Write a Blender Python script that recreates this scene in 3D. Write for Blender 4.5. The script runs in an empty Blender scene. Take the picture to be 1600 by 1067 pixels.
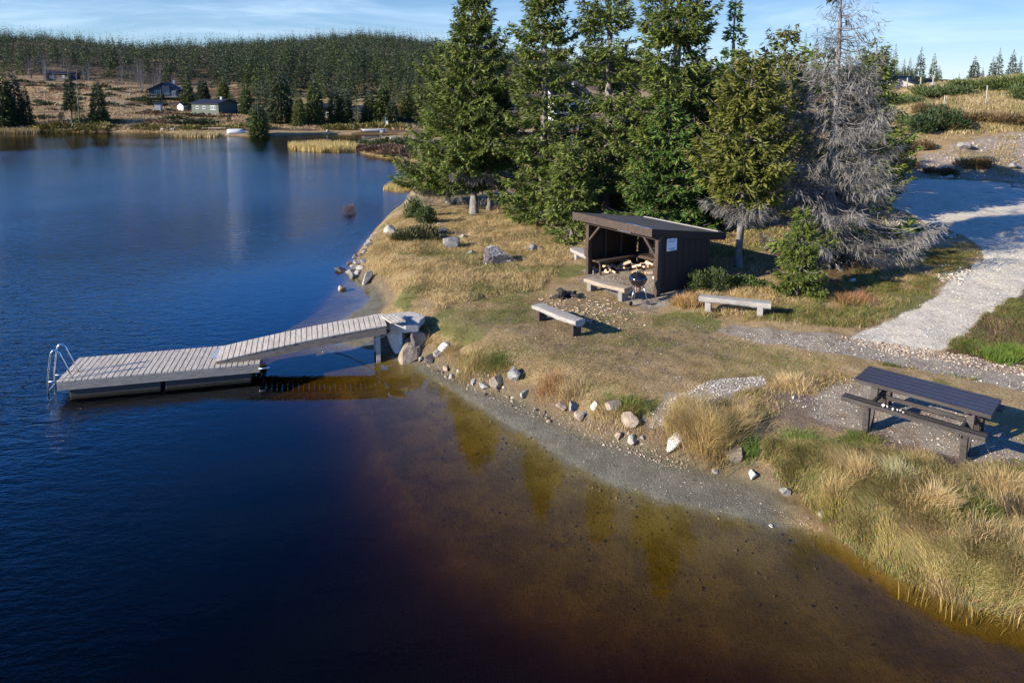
import bpy, math, random
import numpy as np
from mathutils import Vector, Matrix
SC = bpy.context.scene
C = SC.collection
R = math.radians
# ------------------------------------------------------------------ camera (shift lens, slight downward tilt)
F, YH, PIT, CH = 1090.0, 140.0, R(8), 7.7
Y0 = YH + F*math.tan(PIT)
cam = bpy.data.cameras.new('camera'); co = bpy.data.objects.new('camera', cam); C.objects.link(co)
cam.sensor_width = 36; cam.lens = F/1600*36; cam.shift_y = -(533.5-Y0)/1600
cam.clip_end = 5000; cam.clip_start = 0.1
co.location = (0, 0, CH); co.rotation_euler = (R(90)-PIT, 0, 0)
SC.camera = co

def ray(px, py):
    xc = (px-800)/F; yc = -(py-Y0)/F
    return np.array([xc, math.cos(PIT)+yc*math.sin(PIT), -math.sin(PIT)+yc*math.cos(PIT)])
def P(px, py, z=0.0):
    d = ray(px, py); t = (z-CH)/d[2]
    return Vector((d[0]*t, d[1]*t, z))
def PD(px, py, D):
    d = ray(px, py); t = D/d[1]
    return Vector((d[0]*t, D, CH+d[2]*t))

# ------------------------------------------------------------------ noise
def _h(ix, iy, s):
    n = (ix.astype(np.int64)*374761393 + iy.astype(np.int64)*668265263 + s*974711) & 0xffffffff
    n = ((n ^ (n >> 13))*1274126177) & 0xffffffff
    return ((n ^ (n >> 16)) & 0xffff)/65535.0
def vnoise(x, y, s=0):
    x = np.asarray(x, float); y = np.asarray(y, float)
    ix = np.floor(x); iy = np.floor(y); fx = x-ix; fy = y-iy
    fx = fx*fx*(3-2*fx); fy = fy*fy*(3-2*fy)
    a = _h(ix, iy, s); b = _h(ix+1, iy, s); c = _h(ix, iy+1, s); d = _h(ix+1, iy+1, s)
    return (a*(1-fx)+b*fx)*(1-fy)+(c*(1-fx)+d*fx)*fy
def fbm(x, y, s=0, o=4):
    v = 0; a = .5; t = 0
    for k in range(o):
        v = v+a*vnoise(x*2**k, y*2**k, s+k*17); t += a; a *= .5
    return v/t
def sstep(a, b, x):
    t = np.clip((x-a)/(b-a), 0, 1); return t*t*(3-2*t)
def sdist(X, Y, poly):
    """signed distance, positive inside"""
    d = np.full(X.shape, 1e9); ins = np.zeros(X.shape, bool)
    n = len(poly)
    for i in range(n):
        x0, y0 = poly[i][0], poly[i][1]; x1, y1 = poly[(i+1) % n][0], poly[(i+1) % n][1]
        ex, ey = x1-x0, y1-y0; L = ex*ex+ey*ey+1e-12
        t = np.clip(((X-x0)*ex+(Y-y0)*ey)/L, 0, 1)
        d = np.minimum(d, (X-x0-t*ex)**2+(Y-y0-t*ey)**2)
        if y0 != y1:
            c = ((y0 > Y) != (y1 > Y)) & (X < (x1-x0)*(Y-y0)/(y1-y0)+x0)
            ins ^= c
    d = np.sqrt(d)
    return np.where(ins, d, -d)

# ------------------------------------------------------------------ shoreline (picture measurements carried onto the water plane)
def W0(l): return [tuple(P(a, b, 0))[:2] for a, b in l]
near_pre = [(60, -60), (30, -15), (17, 3)]
s_right = W0([(1720, 1015), (1600, 962), (1550, 948), (1500, 938), (1450, 915), (1400, 893), (1360, 868), (1325, 848)])
w_beach = W0([(1290, 832), (1240, 822), (1150, 806), (1040, 785), (960, 757), (900, 728), (850, 697), (800, 667), (760, 643), (720, 618), (690, 598), (660, 580), (635, 565), (608, 552), (570, 545), (535, 537), (520, 528), (523, 512), (540, 497), (565, 482), (580, 468), (578, 455), (566, 443)])
b_bank = W0([(1298, 822), (1262, 792), (1180, 762), (1100, 740), (1030, 716), (930, 690), (870, 662), (830, 636), (740, 608), (690, 580), (650, 560), (628, 552), (618, 535), (600, 520), (585, 508), (598, 492), (606, 478), (600, 462), (590, 450), (572, 440)])
s_point = W0([(556, 428), (552, 412), (560, 398), (572, 382), (582, 368), (598, 350), (612, 338), (628, 325), (640, 305), (652, 285), (690, 268), (740, 264), (738, 260), (670, 256), (640, 251), (600, 246), (572, 241), (558, 235), (556, 226), (570, 221), (600, 215), (640, 213.5), (700, 213), (760, 212), (700, 211), (600, 210), (500, 210.5), (430, 212.5), (400, 213.5), (350, 213), (300, 209), (250, 207.5), (200, 207), (130, 206.5), (60, 206.2), (0, 206.5), (-150, 206)])
far_post = [(-420, 128), (-420, -60)]
lake = near_pre + s_right + w_beach + s_point + far_post
lakeB = near_pre + s_right + b_bank + s_point + far_post
shelf = W0([(1720, 1090), (1500, 1035), (1350, 1008), (1200, 975), (1050, 945), (900, 915), (800, 872), (720, 830), (650, 770), (600, 700), (580, 640), (530, 590), (430, 560), (440, 510), (500, 478), (530, 450)])
deep = near_pre + shelf + s_point + far_post

# ------------------------------------------------------------------ terrain
def axis(lo, a, b, hi, st, g, cap):
    v = list(np.arange(a, b, st)); x = b
    while x < hi: v.append(x); x += min(cap, st+(x-b)*g)
    v.append(hi); x = a; l = []
    while x > lo: x -= min(cap, st+(a-x)*g); l.append(x)
    return np.array(l[::-1]+v)
ax = axis(-700, -9, 17, 700, .14, .035, 9)
ay = axis(-60, 8, 31, 1500, .14, .022, 9)
GX, GY = np.meshgrid(ax, ay)

def land(X, Y):
    Ys = np.maximum(Y, 1); u = X/Ys; px = 800+F*u
    zl = np.interp(Y, [0, 15, 25, 40, 60, 100], [.55, .8, 1.0, 1.25, 1.0, .7])
    zr = np.interp(Y, [0, 12, 20, 30, 40, 44, 48, 53, 60, 75, 95, 130], [.55, .85, 1.1, 1.65, 2.15, 2.3, 3.4, 4.7, 6.0, 0, -3, -4])
    cz = CH-(np.interp(px, [1000, 1100, 1200, 1340, 1400, 1470, 1530, 1600, 1800], [200, 165, 150, 144, 139, 130, 124, 118, 108])-140)*75/F
    hill = np.where(Y > 44, np.interp(Y, [44, 48, 53, 60, 66, 75, 90, 130], [.0, .2, .42, .62, .78, 1, .9, .2])*(cz-2.3)+2.3, zr)
    wr = sstep(4, 11, X-np.maximum(0, (Y-45))*.0)
    near = zl*(1-wr)+np.where(Y > 44, hill, zr)*wr
    rz = np.interp(px, [-300, 0, 100, 150, 220, 300, 400, 480, 560, 620, 700, 900, 1100, 1400], [60, 50, 48, 46, 41, 42, 44, 47, 50, 48, 42, 30, 24, 24])
    lf = 1+.45*sstep(330, 100, px)
    zf = np.interp(Y, [100, 126, 135, 160, 190, 210, 300, 450, 600, 800, 1500], [.5, .4, .9, 2.3, 5.2, 7.0, .0, 0, 0, 0, 0])*lf
    q = np.interp(Y, [210, 300, 450, 600, 750, 1500], [0, .27, .66, 1, .7, -.4])
    zf = np.where(Y > 210, 7.0*lf*(1-np.clip(q, 0, 1))+q*rz, zf)
    zf = zf*np.where(px > 750, np.interp(px, [750, 1200], [1, .65]), 1)
    w = sstep(88, 122, Y)
    z = near*(1-w)+zf*w
    z = z+(fbm(X*.05, Y*.05, 5)-.5)*np.interp(Y, [40, 150, 300, 600], [0, 1.5, 7, 9])
    z = z+(fbm(X*.35, Y*.35, 9)-.5)*np.interp(Y, [0, 30, 60], [.12, .25, .7])
    return z
def height(X, Y):
    wob = (fbm(X*.9, Y*.9, 3)-.5)*.35
    sw = -sdist(X, Y, lake); sb = -sdist(X, Y, lakeB)
    dp = sdist(X, Y, deep)
    L = np.maximum(land(X, Y), .25)
    tau = np.interp(Y, [0, 20, 60, 120], [.4, .5, 1.2, 3])
    e = np.clip(sb+wob*np.clip(sb*2, 0, 1), 0, None)
    edge = np.where(sb > 0, np.minimum(.14+.05*e, .3), 0)
    h_land = edge*np.exp(-e/tau)+L*(1-np.exp(-e/tau))
    h_beach = np.minimum(.012+.09*np.clip(sw, 0, None), .16)
    z = np.where(sb > 0, np.maximum(h_land, .05), h_beach)
    d = np.clip(-sw, 0, None)
    bed = -.01-.13*np.minimum(d, 3.6)-np.clip(dp, 0, 5)*.42
    z = np.where(sw > 0, z, np.maximum(bed, -3.2)+(fbm(X*.8, Y*.8, 21)-.5)*.05*np.clip(d, 0, 1))
    z = z-.20*sstep(0, .3, d)*sstep(2.6, .5, d)*sstep(4.4, 6.0, X)*sstep(13.2, 11.0, Y)
    near = sstep(90, 40, Y)
    z = z+np.where(sb > .1, (fbm(X*2.2, Y*2.2, 31)-.5)*.09*near*np.clip(sb, 0, 1), 0)
    return z
GZ = height(GX, GY)
def interp(G, x, y):
    x = np.asarray(x, float); y = np.asarray(y, float)
    i = np.clip(np.searchsorted(ax, x)-1, 0, len(ax)-2); j = np.clip(np.searchsorted(ay, y)-1, 0, len(ay)-2)
    fx = (x-ax[i])/(ax[i+1]-ax[i]); fy = (y-ay[j])/(ay[j+1]-ay[j])
    return (G[j, i]*(1-fx)+G[j, i+1]*fx)*(1-fy)+(G[j+1, i]*(1-fx)+G[j+1, i+1]*fx)*fy
def gz(x, y): return float(interp(GZ, x, y))
def Pg(px, py, water=False):
    """the ground point seen at a picture position"""
    d = ray(px, py); Ds = np.exp(np.linspace(math.log(5), math.log(1200), 4000))
    x = d[0]/d[1]*Ds; z = CH+d[2]/d[1]*Ds
    g = interp(GZ, x, Ds)
    if water: g = np.maximum(g, 0)
    k = np.argmax(z < g)
    if not (z < g).any() or (px > 1000 and Ds[k] > 90): k = np.searchsorted(Ds, 76.0)
    return Vector((x[k], Ds[k], g[k]))

# ------------------------------------------------------------------ ground cover masks
def mask(l, soft=.25, amp=.5, sc=1.3, seed=1):
    poly = [tuple(Pg(a, b))[:2] for a, b in l]
    s = sdist(GX, GY, poly)
    return sstep(-soft, soft, s+(fbm(GX*sc, GY*sc, seed)-.5)*2*amp)
sW = -sdist(GX, GY, lake); sB = -sdist(GX, GY, lakeB)
m_sand = np.where(sB < .06, 1.0, sstep(.12, .0, sB))*(GY < 60)*(1-sstep(4.6, 5.3, GX)*sstep(12.5, 11.5, GY))
m_peat = sstep(.2, 1.4, sdist(GX, GY, deep))
m_gravel = np.maximum.reduce([
    mask([(1372, 289), (1430, 279), (1500, 282), (1600, 289), (1760, 300), (1760, 400), (1600, 448), (1545, 492), (1480, 540), (1450, 556), (1400, 550), (1320, 527), (1375, 508), (1445, 472), (1490, 440), (1532, 408), (1530, 385), (1500, 365), (1440, 345), (1395, 325)], .15, .25),
    ])
m_track = np.maximum.reduce([
    mask([(1120, 518), (1150, 510), (1300, 522), (1400, 538), (1480, 556), (1600, 574), (1760, 600), (1760, 650), (1600, 612), (1500, 590), (1380, 566), (1250, 545), (1180, 537)], .12, .2),
    mask([(1000, 660), (1050, 622), (1110, 595), (1190, 586), (1200, 600), (1130, 618), (1070, 645), (1030, 672)], .1, .35, 2.2),
    mask([(905, 440), (930, 420), (1000, 400), (1035, 440), (1095, 466), (1015, 484), (960, 466)], .1, .15),
    .9*mask([(1230, 625), (1330, 590), (1400, 592), (1500, 640), (1600, 690), (1640, 730), (1510, 722), (1400, 690), (1300, 668)], .2, .5, 1.7),
    ])
m_dirt = np.maximum.reduce([
    .58*mask([(660, 500), (760, 490), (840, 470), (900, 440), (1020, 480), (1160, 500), (1150, 560), (1060, 590), (940, 570), (840, 560), (760, 540)], .8, 1.6, .7, 4),
    .9*mask([(1170, 600), (1340, 620), (1480, 690), (1600, 735), (1500, 735), (1350, 690), (1230, 665), (1170, 640)], .3, .8, 1.1, 6),
    sstep(.45, .1, sB)*(sB > 0)*(GY < 60)*1.0,
    .9*mask([(900, 660), (1000, 640), (1040, 660), (1100, 715), (1060, 722), (960, 700)], .2, .3, 1.1, 6)])
m_scar = mask([(1330, 284), (1380, 266), (1440, 240), (1500, 222), (1560, 212), (1600, 205), (1800, 200), (1800, 290), (1600, 287), (1500, 280), (1430, 276), (1380, 290)], .6, 1.6, .5, 8)
m_heath = np.maximum.reduce([
    mask([(1460, 520), (1500, 490), (1560, 455), (1600, 440), (1780, 430), (1780, 590), (1600, 570), (1500, 552)], .3, .8, .8, 11),
    mask([(1200, 430), (1260, 440), (1330, 450), (1400, 400), (1440, 380), (1380, 340), (1250, 400)], .6, 1.0, .6, 11),
    sstep(.46, .60, fbm(GX*.10, GY*.16, 13))*sstep(50, 75, GY)*(sW > 0)])
m_heath = np.maximum(m_heath, 0)
m_green = np.clip(sstep(.50, .66, fbm(GX*.55, GY*.55, 41, 5)), 0, 1)*sstep(60, 40, GY)*sstep(.3, .8, sB)
m_wood = sstep(215, 260, GY+25*(fbm(GX*.02, GY*.02, 15)-.5)*2)*sstep(.30, .42, fbm(GX*.018+3, GY*.012, 16)+.12*sstep(-250, -80, GX-.0*GY)-.0)

m_heath = np.maximum(m_heath, .85*sstep(190, 235, GY)*(.4+.6*m_wood))
def rgba(*m): return np.stack([*m, np.ones_like(m[0])], -1).reshape(-1, 4).astype(np.float32)
def mesh_np(name, V, faces, cols=None, mat=None, smooth=False, parent=None, uv=None):
    """faces: list of (n,k) int arrays"""
    me = bpy.data.meshes.new(name)
    V = np.asarray(V, np.float32).reshape(-1, 3)
    faces = [np.asarray(f, np.int32) for f in faces if len(f)]
    me.vertices.add(len(V)); me.vertices.foreach_set('co', V.ravel())
    loops = np.concatenate([f.ravel() for f in faces]); tot = np.concatenate([np.full(len(f), f.shape[1], np.int32) for f in faces])
    st = np.concatenate([[0], np.cumsum(tot)[:-1]]).astype(np.int32)
    me.loops.add(len(loops)); me.loops.foreach_set('vertex_index', loops.astype(np.int32))
    me.polygons.add(len(tot)); me.polygons.foreach_set('loop_start', st); me.polygons.foreach_set('loop_total', tot)
    me.polygons.foreach_set('use_smooth', np.full(len(tot), smooth))
    me.update(calc_edges=True)
    if cols is not None:
        for k, c in (cols.items() if isinstance(cols, dict) else [('Col', cols)]):
            a = me.color_attributes.new(k, 'FLOAT_COLOR', 'POINT')
            c = np.asarray(c, np.float32)
            if c.shape[1] == 3: c = np.concatenate([c, np.ones((len(c), 1), np.float32)], 1)
            a.data.foreach_set('color', c.ravel())
    if mat: me.materials.append(mat)
    o = bpy.data.objects.new(name, me); C.objects.link(o)
    if parent: o.parent = parent
    return o
def tag(o, label=None, cat=None, group=None, kind=None):
    if label: o['label'] = label
    if cat: o['category'] = cat
    if group: o['group'] = group
    if kind: o['kind'] = kind
    return o

# ------------------------------------------------------------------ node helpers
class NT:
    def __init__(s, m):
        m.use_nodes = True; s.t = m.node_tree; s.t.nodes.clear(); s.L = s.t.links.new
    def n(s, ty, inp=None, **kw):
        x = s.t.nodes.new(ty)
        for k, v in kw.items(): setattr(x, k, v)
        for k, v in (inp or {}).items(): s.set(x, k, v)
        return x
    def set(s, x, k, v):
        i = x.inputs[k]
        if isinstance(v, bpy.types.NodeSocket): s.L(v, i)
        elif isinstance(v, bpy.types.Node): s.L(v.outputs[0], i)
        else:
            if i.type == 'RGBA' and len(v) == 3: v = (*v, 1)
            i.default_value = v
    def mix(s, f, a, b, mode='MIX'):
        x = s.t.nodes.new('ShaderNodeMix'); x.data_type = 'RGBA'; x.blend_type = mode; x.clamp_factor = True
        s.set(x, 0, f); s.set(x, 6, a); s.set(x, 7, b); return x.outputs[2]
    def math(s, op, a, b=0.0, c=None, clamp=False):
        x = s.t.nodes.new('ShaderNodeMath'); x.operation = op; x.use_clamp = clamp
        s.set(x, 0, a); s.set(x, 1, b)
        if c is not None: s.set(x, 2, c)
        return x.outputs[0]
    def ss(s, lo, hi, v, to=(0, 1)):
        x = s.t.nodes.new('ShaderNodeMapRange'); x.interpolation_type = 'SMOOTHSTEP'
        s.set(x, 0, v); s.set(x, 1, lo); s.set(x, 2, hi); s.set(x, 3, to[0]); s.set(x, 4, to[1]); return x.outputs[0]
    def noise(s, vec, sc, det=4, ro=.55, d=0.0):
        x = s.n('ShaderNodeTexNoise'); x.inputs['Scale'].default_value = sc; x.inputs['Detail'].default_value = det
        x.inputs['Roughness'].default_value = ro; x.inputs['Distortion'].default_value = d
        s.L(vec, x.inputs['Vector']); return x.outputs[0]
def pmat(name, c1, c2, sc=6, rough=.7, bump=.2, stretch=(1, 1, 1), metal=0, coat=0, c3=None, spec=.5, obj=True, bsc=None):
    m = bpy.data.materials.new(name); t = NT(m)
    tc = t.n('ShaderNodeTexCoord'); mp = t.n('ShaderNodeMapping', {'Vector': tc.outputs['Object' if obj else 'Generated']}); mp.inputs['Scale'].default_value = stretch
    v = mp.outputs[0]
    n1 = t.noise(v, sc, 6, .62); col = t.mix(t.ss(.36, .64, n1), c1, c2)
    n2 = t.noise(v, sc*5, 4, .6)
    col = t.mix(t.math('MULTIPLY', t.ss(.5, .72, n2), .6), col, c3 if c3 else tuple(x*.6 for x in c1))
    b = t.n('ShaderNodeBump', {'Strength': bump, 'Distance': .02, 'Height': t.math('ADD', n2, n1)})
    p = t.n('ShaderNodeBsdfPrincipled', {'Base Color': col, 'Roughness': t.ss(.2, .8, n1, (max(0, rough-.1), min(1, rough+.1))), 'Metallic': metal, 'Normal': b.outputs[0]})
    p.inputs['Specular IOR Level'].default_value = spec; p.inputs['Coat Weight'].default_value = coat
    t.L(p.outputs[0], t.n('ShaderNodeOutputMaterial').inputs[0])
    return m
def leafmat(name, tr=.25, rough=.55, gain=1.0, spec=.3):
    m = bpy.data.materials.new(name); t = NT(m)
    a = t.n('ShaderNodeAttribute', attribute_name='Col')
    p = t.n('ShaderNodeBsdfPrincipled', {'Base Color': a.outputs[0], 'Roughness': rough}); p.inputs['Specular IOR Level'].default_value = spec
    tl = t.n('ShaderNodeBsdfTranslucent', {'Color': a.outputs[0]})
    mx = t.n('ShaderNodeMixShader', {0: tr, 1: p.outputs[0], 2: tl.outputs[0]})
    t.L(mx.outputs[0], t.n('ShaderNodeOutputMaterial').inputs[0])
    return m
M_LEAF = leafmat('needles', .18, .6); M_GRASS = leafmat('grass_blades', .3, .6); M_TWIG = leafmat('grey_twigs', .0, .8)

def ground_mat():
    m = bpy.data.materials.new('ground'); t = NT(m)
    tc = t.n('ShaderNodeTexCoord'); v = tc.outputs['Object']
    A = t.n('ShaderNodeAttribute', attribute_name='A'); B = t.n('ShaderNodeAttribute', attribute_name='B'); D = t.n('ShaderNodeAttribute', attribute_name='D')
    a = t.n('ShaderNodeSeparateColor', {0: A.outputs[0]}); b = t.n('ShaderNodeSeparateColor', {0: B.outputs[0]}); d = t.n('ShaderNodeSeparateColor', {0: D.outputs[0]})
    n0 = t.noise(v, .35, 5); n1 = t.noise(v, 1.6, 6, .6); n2 = t.noise(v, 7, 6, .65); n3 = t.noise(v, 30, 4, .65); n4 = t.noise(v, 90, 2, .6)
    def mk(m_, n=n2, k=.8):   # roughen a mask's edge with noise
        return t.ss(.35, .65, t.math('ADD', m_, t.math('MULTIPLY', t.math('SUBTRACT', n, .5), k)))
    dry = t.mix(t.ss(.35, .65, n1), (.27, .19, .09), (.42, .31, .165))
    dry = t.mix(t.ss(.42, .62, n3), dry, (.17, .115, .055))
    grn = t.mix(n3, (.10, .10, .03), (.19, .18, .06))
    mkx = lambda m_: t.ss(.38, .62, t.math('ADD', t.math('MULTIPLY', m_, .75), t.math('ADD', t.math('MULTIPLY', t.math('SUBTRACT', n2, .42), .9), t.math('MULTIPLY', t.math('SUBTRACT', n3, .5), .8))))
    c = t.mix(mkx(b.outputs[1]), dry, grn)
    brn = t.mix(t.ss(.4, .6, n3), (.12, .08, .055), (.24, .18, .13))
    hea = t.mix(t.ss(.4, .62, n2), (.10, .055, .03), (.055, .05, .02)); hea = t.mix(t.ss(.5, .6, n3), hea, (.19, .12, .06))
    c = t.mix(mk(b.outputs[0], n1), c, hea)
    c = t.mix(mkx(t.math('MULTIPLY', a.outputs[2], .95)), c, brn)
    pink = t.mix(t.ss(.4, .6, n2), (.32, .26, .20), (.20, .15, .11)); pink = t.mix(t.ss(.55, .62, n3), pink, (.45, .42, .38))
    c = t.mix(mk(b.outputs[2], n1, 1.0), c, pink)
    # track: grey gravel with rusty damp seam
    trk = t.mix(t.ss(.4, .65, n3), (.22, .185, .14), (.34, .295, .235)); trk = t.mix(t.ss(.45, .68, n1), trk, (.17, .12, .08)); trk = t.mix(t.ss(.62, .68, n4), trk, (.50, .46, .40))
    c = t.mix(mk(d.outputs[0], n2, 1.3), c, trk)
    vo = t.n('ShaderNodeTexVoronoi', {'Vector': v}); vo.inputs['Scale'].default_value = 28
    grv = t.mix(t.n('ShaderNodeSeparateColor', {0: vo.outputs['Color']}).outputs[0], (.48, .43, .345), (.66, .60, .49)); grv = t.mix(t.ss(.5, .75, n1), grv, (.36, .32, .26)); grv = t.mix(t.math('MULTIPLY', t.ss(.52, .62, n2), .5), grv, (.30, .27, .22))
    c = t.mix(mk(a.outputs[1], n2, 1.2), c, grv)
    # sand, wet at the water
    snd = t.mix(t.ss(.35, .65, n1), (.125, .115, .085), (.175, .16, .12)); snd = t.mix(t.ss(.60, .68, n3), snd, (.22, .20, .16)); snd = t.mix(t.ss(.64, .7, n2), snd, (.075, .065, .05))
    c = t.mix(a.outputs[0], c, snd)
    bed = t.mix(t.ss(.4, .62, n1), (.17, .130, .045), (.115, .085, .024)); bed = t.mix(t.ss(.58, .66, n3), bed, (.04, .03, .014)); bed = t.mix(t.ss(.64, .68, n2), bed, (.035, .028, .014)); bed = t.mix(t.math('MULTIPLY', t.ss(.5, .62, n0), .5), bed, (.085, .075, .022)); bed = t.mix(t.ss(.68, .70, n4), bed, (.24, .21, .15))
    c = t.mix(d.outputs[1], c, bed)
    pt = t.mix(t.ss(.5, .62, n3), (.075, .05, .018), (.17, .11, .035))
    c = t.mix(d.outputs[2], c, pt)
    h = t.math('ADD', t.math('MULTIPLY', n2, .5), t.math('MULTIPLY', n3, .35)); h = t.math('ADD', h, t.math('MULTIPLY', n4, .12))
    bp = t.n('ShaderNodeBump', {'Strength': .9, 'Distance': .07, 'Height': h})
    p = t.n('ShaderNodeBsdfPrincipled', {'Base Color': c, 'Roughness': .9, 'Normal': bp.outputs[0]}); p.inputs['Specular IOR Level'].default_value = .2
    t.L(p.outputs[0], t.n('ShaderNodeOutputMaterial').inputs[0]); return m
nx, ny = len(ax), len(ay)
ii = (np.arange(ny-1)[:, None]*nx+np.arange(nx-1)[None, :]).ravel()
m_bed = sstep(.02, -.14, sW+(fbm(GX*1.5, GY*1.5, 7)-.5)*.5)
terr = mesh_np('ground', np.stack([GX, GY, GZ], -1), [np.stack([ii, ii+1, ii+1+nx, ii+nx], 1)],
    {'A': rgba(m_sand, m_gravel, m_dirt), 'B': rgba(m_heath, m_green, m_scar), 'D': rgba(m_track, m_bed, np.maximum(m_peat, (GY < 40)*np.maximum(.5*sstep(.5, .15, abs(sB-.1)), .85*sstep(.34, .1, abs(sB))*sstep(4.4, 5.2, GX)*sstep(13, 12, GY))))}, ground_mat(), True)
tag(terr, kind='structure')

# ------------------------------------------------------------------ water: a closed body of humic brown water with wind ripples
def water():
    m = bpy.data.materials.new('lake_water'); t = NT(m)
    tc = t.n('ShaderNodeTexCoord'); v = tc.outputs['Object']
    mp = t.n('ShaderNodeMapping', {'Vector': v}); mp.inputs['Scale'].default_value = (1, 2.1, 1); mp.inputs['Rotation'].default_value = (0, 0, R(-8))
    w1 = t.noise(mp.outputs[0], 1.7, 3, .55, .4); w2 = t.noise(mp.outputs[0], 5.5, 2, .55, .3); w0 = t.noise(v, .06, 2, .5)
    # shelter from the wind near the beach and the pier
    sp = t.n('ShaderNodeVectorMath', {0: v, 1: (1.0, 14.0, 0)}, operation='DISTANCE')
    calm = t.ss(6.0, 19.0, sp.outputs['Value'], (.035, 1.0))
    sp2 = t.n('ShaderNodeVectorMath', {0: v, 1: (-6.0, 26.0, 0)}, operation='DISTANCE')
    calm = t.math('MULTIPLY', calm, t.ss(3.0, 13.0, sp2.outputs['Value'], (.25, 1.0)))
    sy = t.n('ShaderNodeSeparateXYZ', {0: v}).outputs[1]
    calm = t.math('MULTIPLY', calm, t.ss(75, 120, sy, (1, .35)))
    wind = t.math('MULTIPLY', calm, t.ss(.35, .65, w0, (.5, 1.0)))
    h = t.math('ADD', w1, t.math('MULTIPLY', w2, .38))
    bp = t.n('ShaderNodeBump', {'Strength': t.math('MULTIPLY', wind, t.ss(20, 60, sy, (.62, .24))), 'Distance': .16, 'Height': h})
    bf = t.n('ShaderNodeNewGeometry').outputs['Backfacing']
    fr = t.n('ShaderNodeFresnel', {'IOR': t.ss(0, 1, bf, (1.38, .7246)), 'Normal': bp.outputs[0]})
    tr = t.n('ShaderNodeBsdfTransparent'); gl = t.n('ShaderNodeBsdfGlossy', {'Roughness': t.math('MULTIPLY', t.ss(.1, 1, wind, (.25, 1)), t.ss(18, 70, sy, (.04, .075))), 'Normal': bp.outputs[0]})
    mx = t.n('ShaderNodeMixShader', {0: fr.outputs[0], 1: tr.outputs[0], 2: gl.outputs[0]})
    o = t.n('ShaderNodeOutputMaterial'); t.L(mx.outputs[0], o.inputs[0])
    va = t.n('ShaderNodeVolumeAbsorption', {'Color': (.655, .54, .0), 'Density': 2.5}); t.L(va.outputs[0], o.inputs[1])
    x0, x1, y0, y1, zb = -560, 75, -59, 150, -4.5
    V = [(x0, y0, zb), (x1, y0, zb), (x1, y1, zb), (x0, y1, zb), (x0, y0, 0), (x1, y0, 0), (x1, y1, 0), (x0, y1, 0)]
    o = mesh_np('water', V, [np.array([(0, 3, 2, 1), (4, 5, 6, 7), (0, 1, 5, 4), (1, 2, 6, 5), (2, 3, 7, 6), (3, 0, 4, 7)])], mat=m)
    tag(o, kind='structure')
water()

# ------------------------------------------------------------------ light
SUN_EL, SUN_AZ = R(22), R(25)      # light travels towards +X, turned 25 degrees to +Y
sd = bpy.data.lights.new('sun', 'SUN'); so = bpy.data.objects.new('sun', sd); C.objects.link(so)
sd.energy = 5.0; sd.angle = R(.5); sd.color = (1, .90, .73)
dv = Vector((math.cos(SUN_AZ)*math.cos(SUN_EL), math.sin(SUN_AZ)*math.cos(SUN_EL), -math.sin(SUN_EL)))
so.rotation_euler = dv.to_track_quat('-Z', 'Y').to_euler()
W = bpy.data.worlds.new('World'); SC.world = W; t = NT(W)
sky = t.n('ShaderNodeTexSky', sky_type='NISHITA', sun_disc=False); sky.sun_elevation = SUN_EL; sky.sun_rotation = math.atan2(-dv.x, -dv.y) % (2*math.pi)
sky.altitude = 900; sky.air_density = 1.0; sky.dust_density = .0; sky.ozone_density = 6.0
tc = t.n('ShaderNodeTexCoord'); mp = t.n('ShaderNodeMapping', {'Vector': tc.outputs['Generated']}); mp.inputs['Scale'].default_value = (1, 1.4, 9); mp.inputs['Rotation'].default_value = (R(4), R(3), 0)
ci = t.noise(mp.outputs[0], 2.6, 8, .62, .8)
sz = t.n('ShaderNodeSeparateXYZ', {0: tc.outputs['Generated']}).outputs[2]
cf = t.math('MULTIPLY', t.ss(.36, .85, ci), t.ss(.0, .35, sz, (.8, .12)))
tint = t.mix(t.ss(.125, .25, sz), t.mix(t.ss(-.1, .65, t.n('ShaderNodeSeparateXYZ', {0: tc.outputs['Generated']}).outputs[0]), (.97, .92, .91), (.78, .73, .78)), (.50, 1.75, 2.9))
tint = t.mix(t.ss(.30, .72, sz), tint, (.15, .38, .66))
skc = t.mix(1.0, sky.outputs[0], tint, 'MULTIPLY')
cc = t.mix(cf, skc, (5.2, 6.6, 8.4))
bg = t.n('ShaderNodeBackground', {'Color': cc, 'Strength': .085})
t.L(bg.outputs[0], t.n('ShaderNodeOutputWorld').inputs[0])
SC.view_settings.view_transform = 'Standard'; SC.view_settings.look = 'None'; SC.view_settings.exposure = .95

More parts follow.
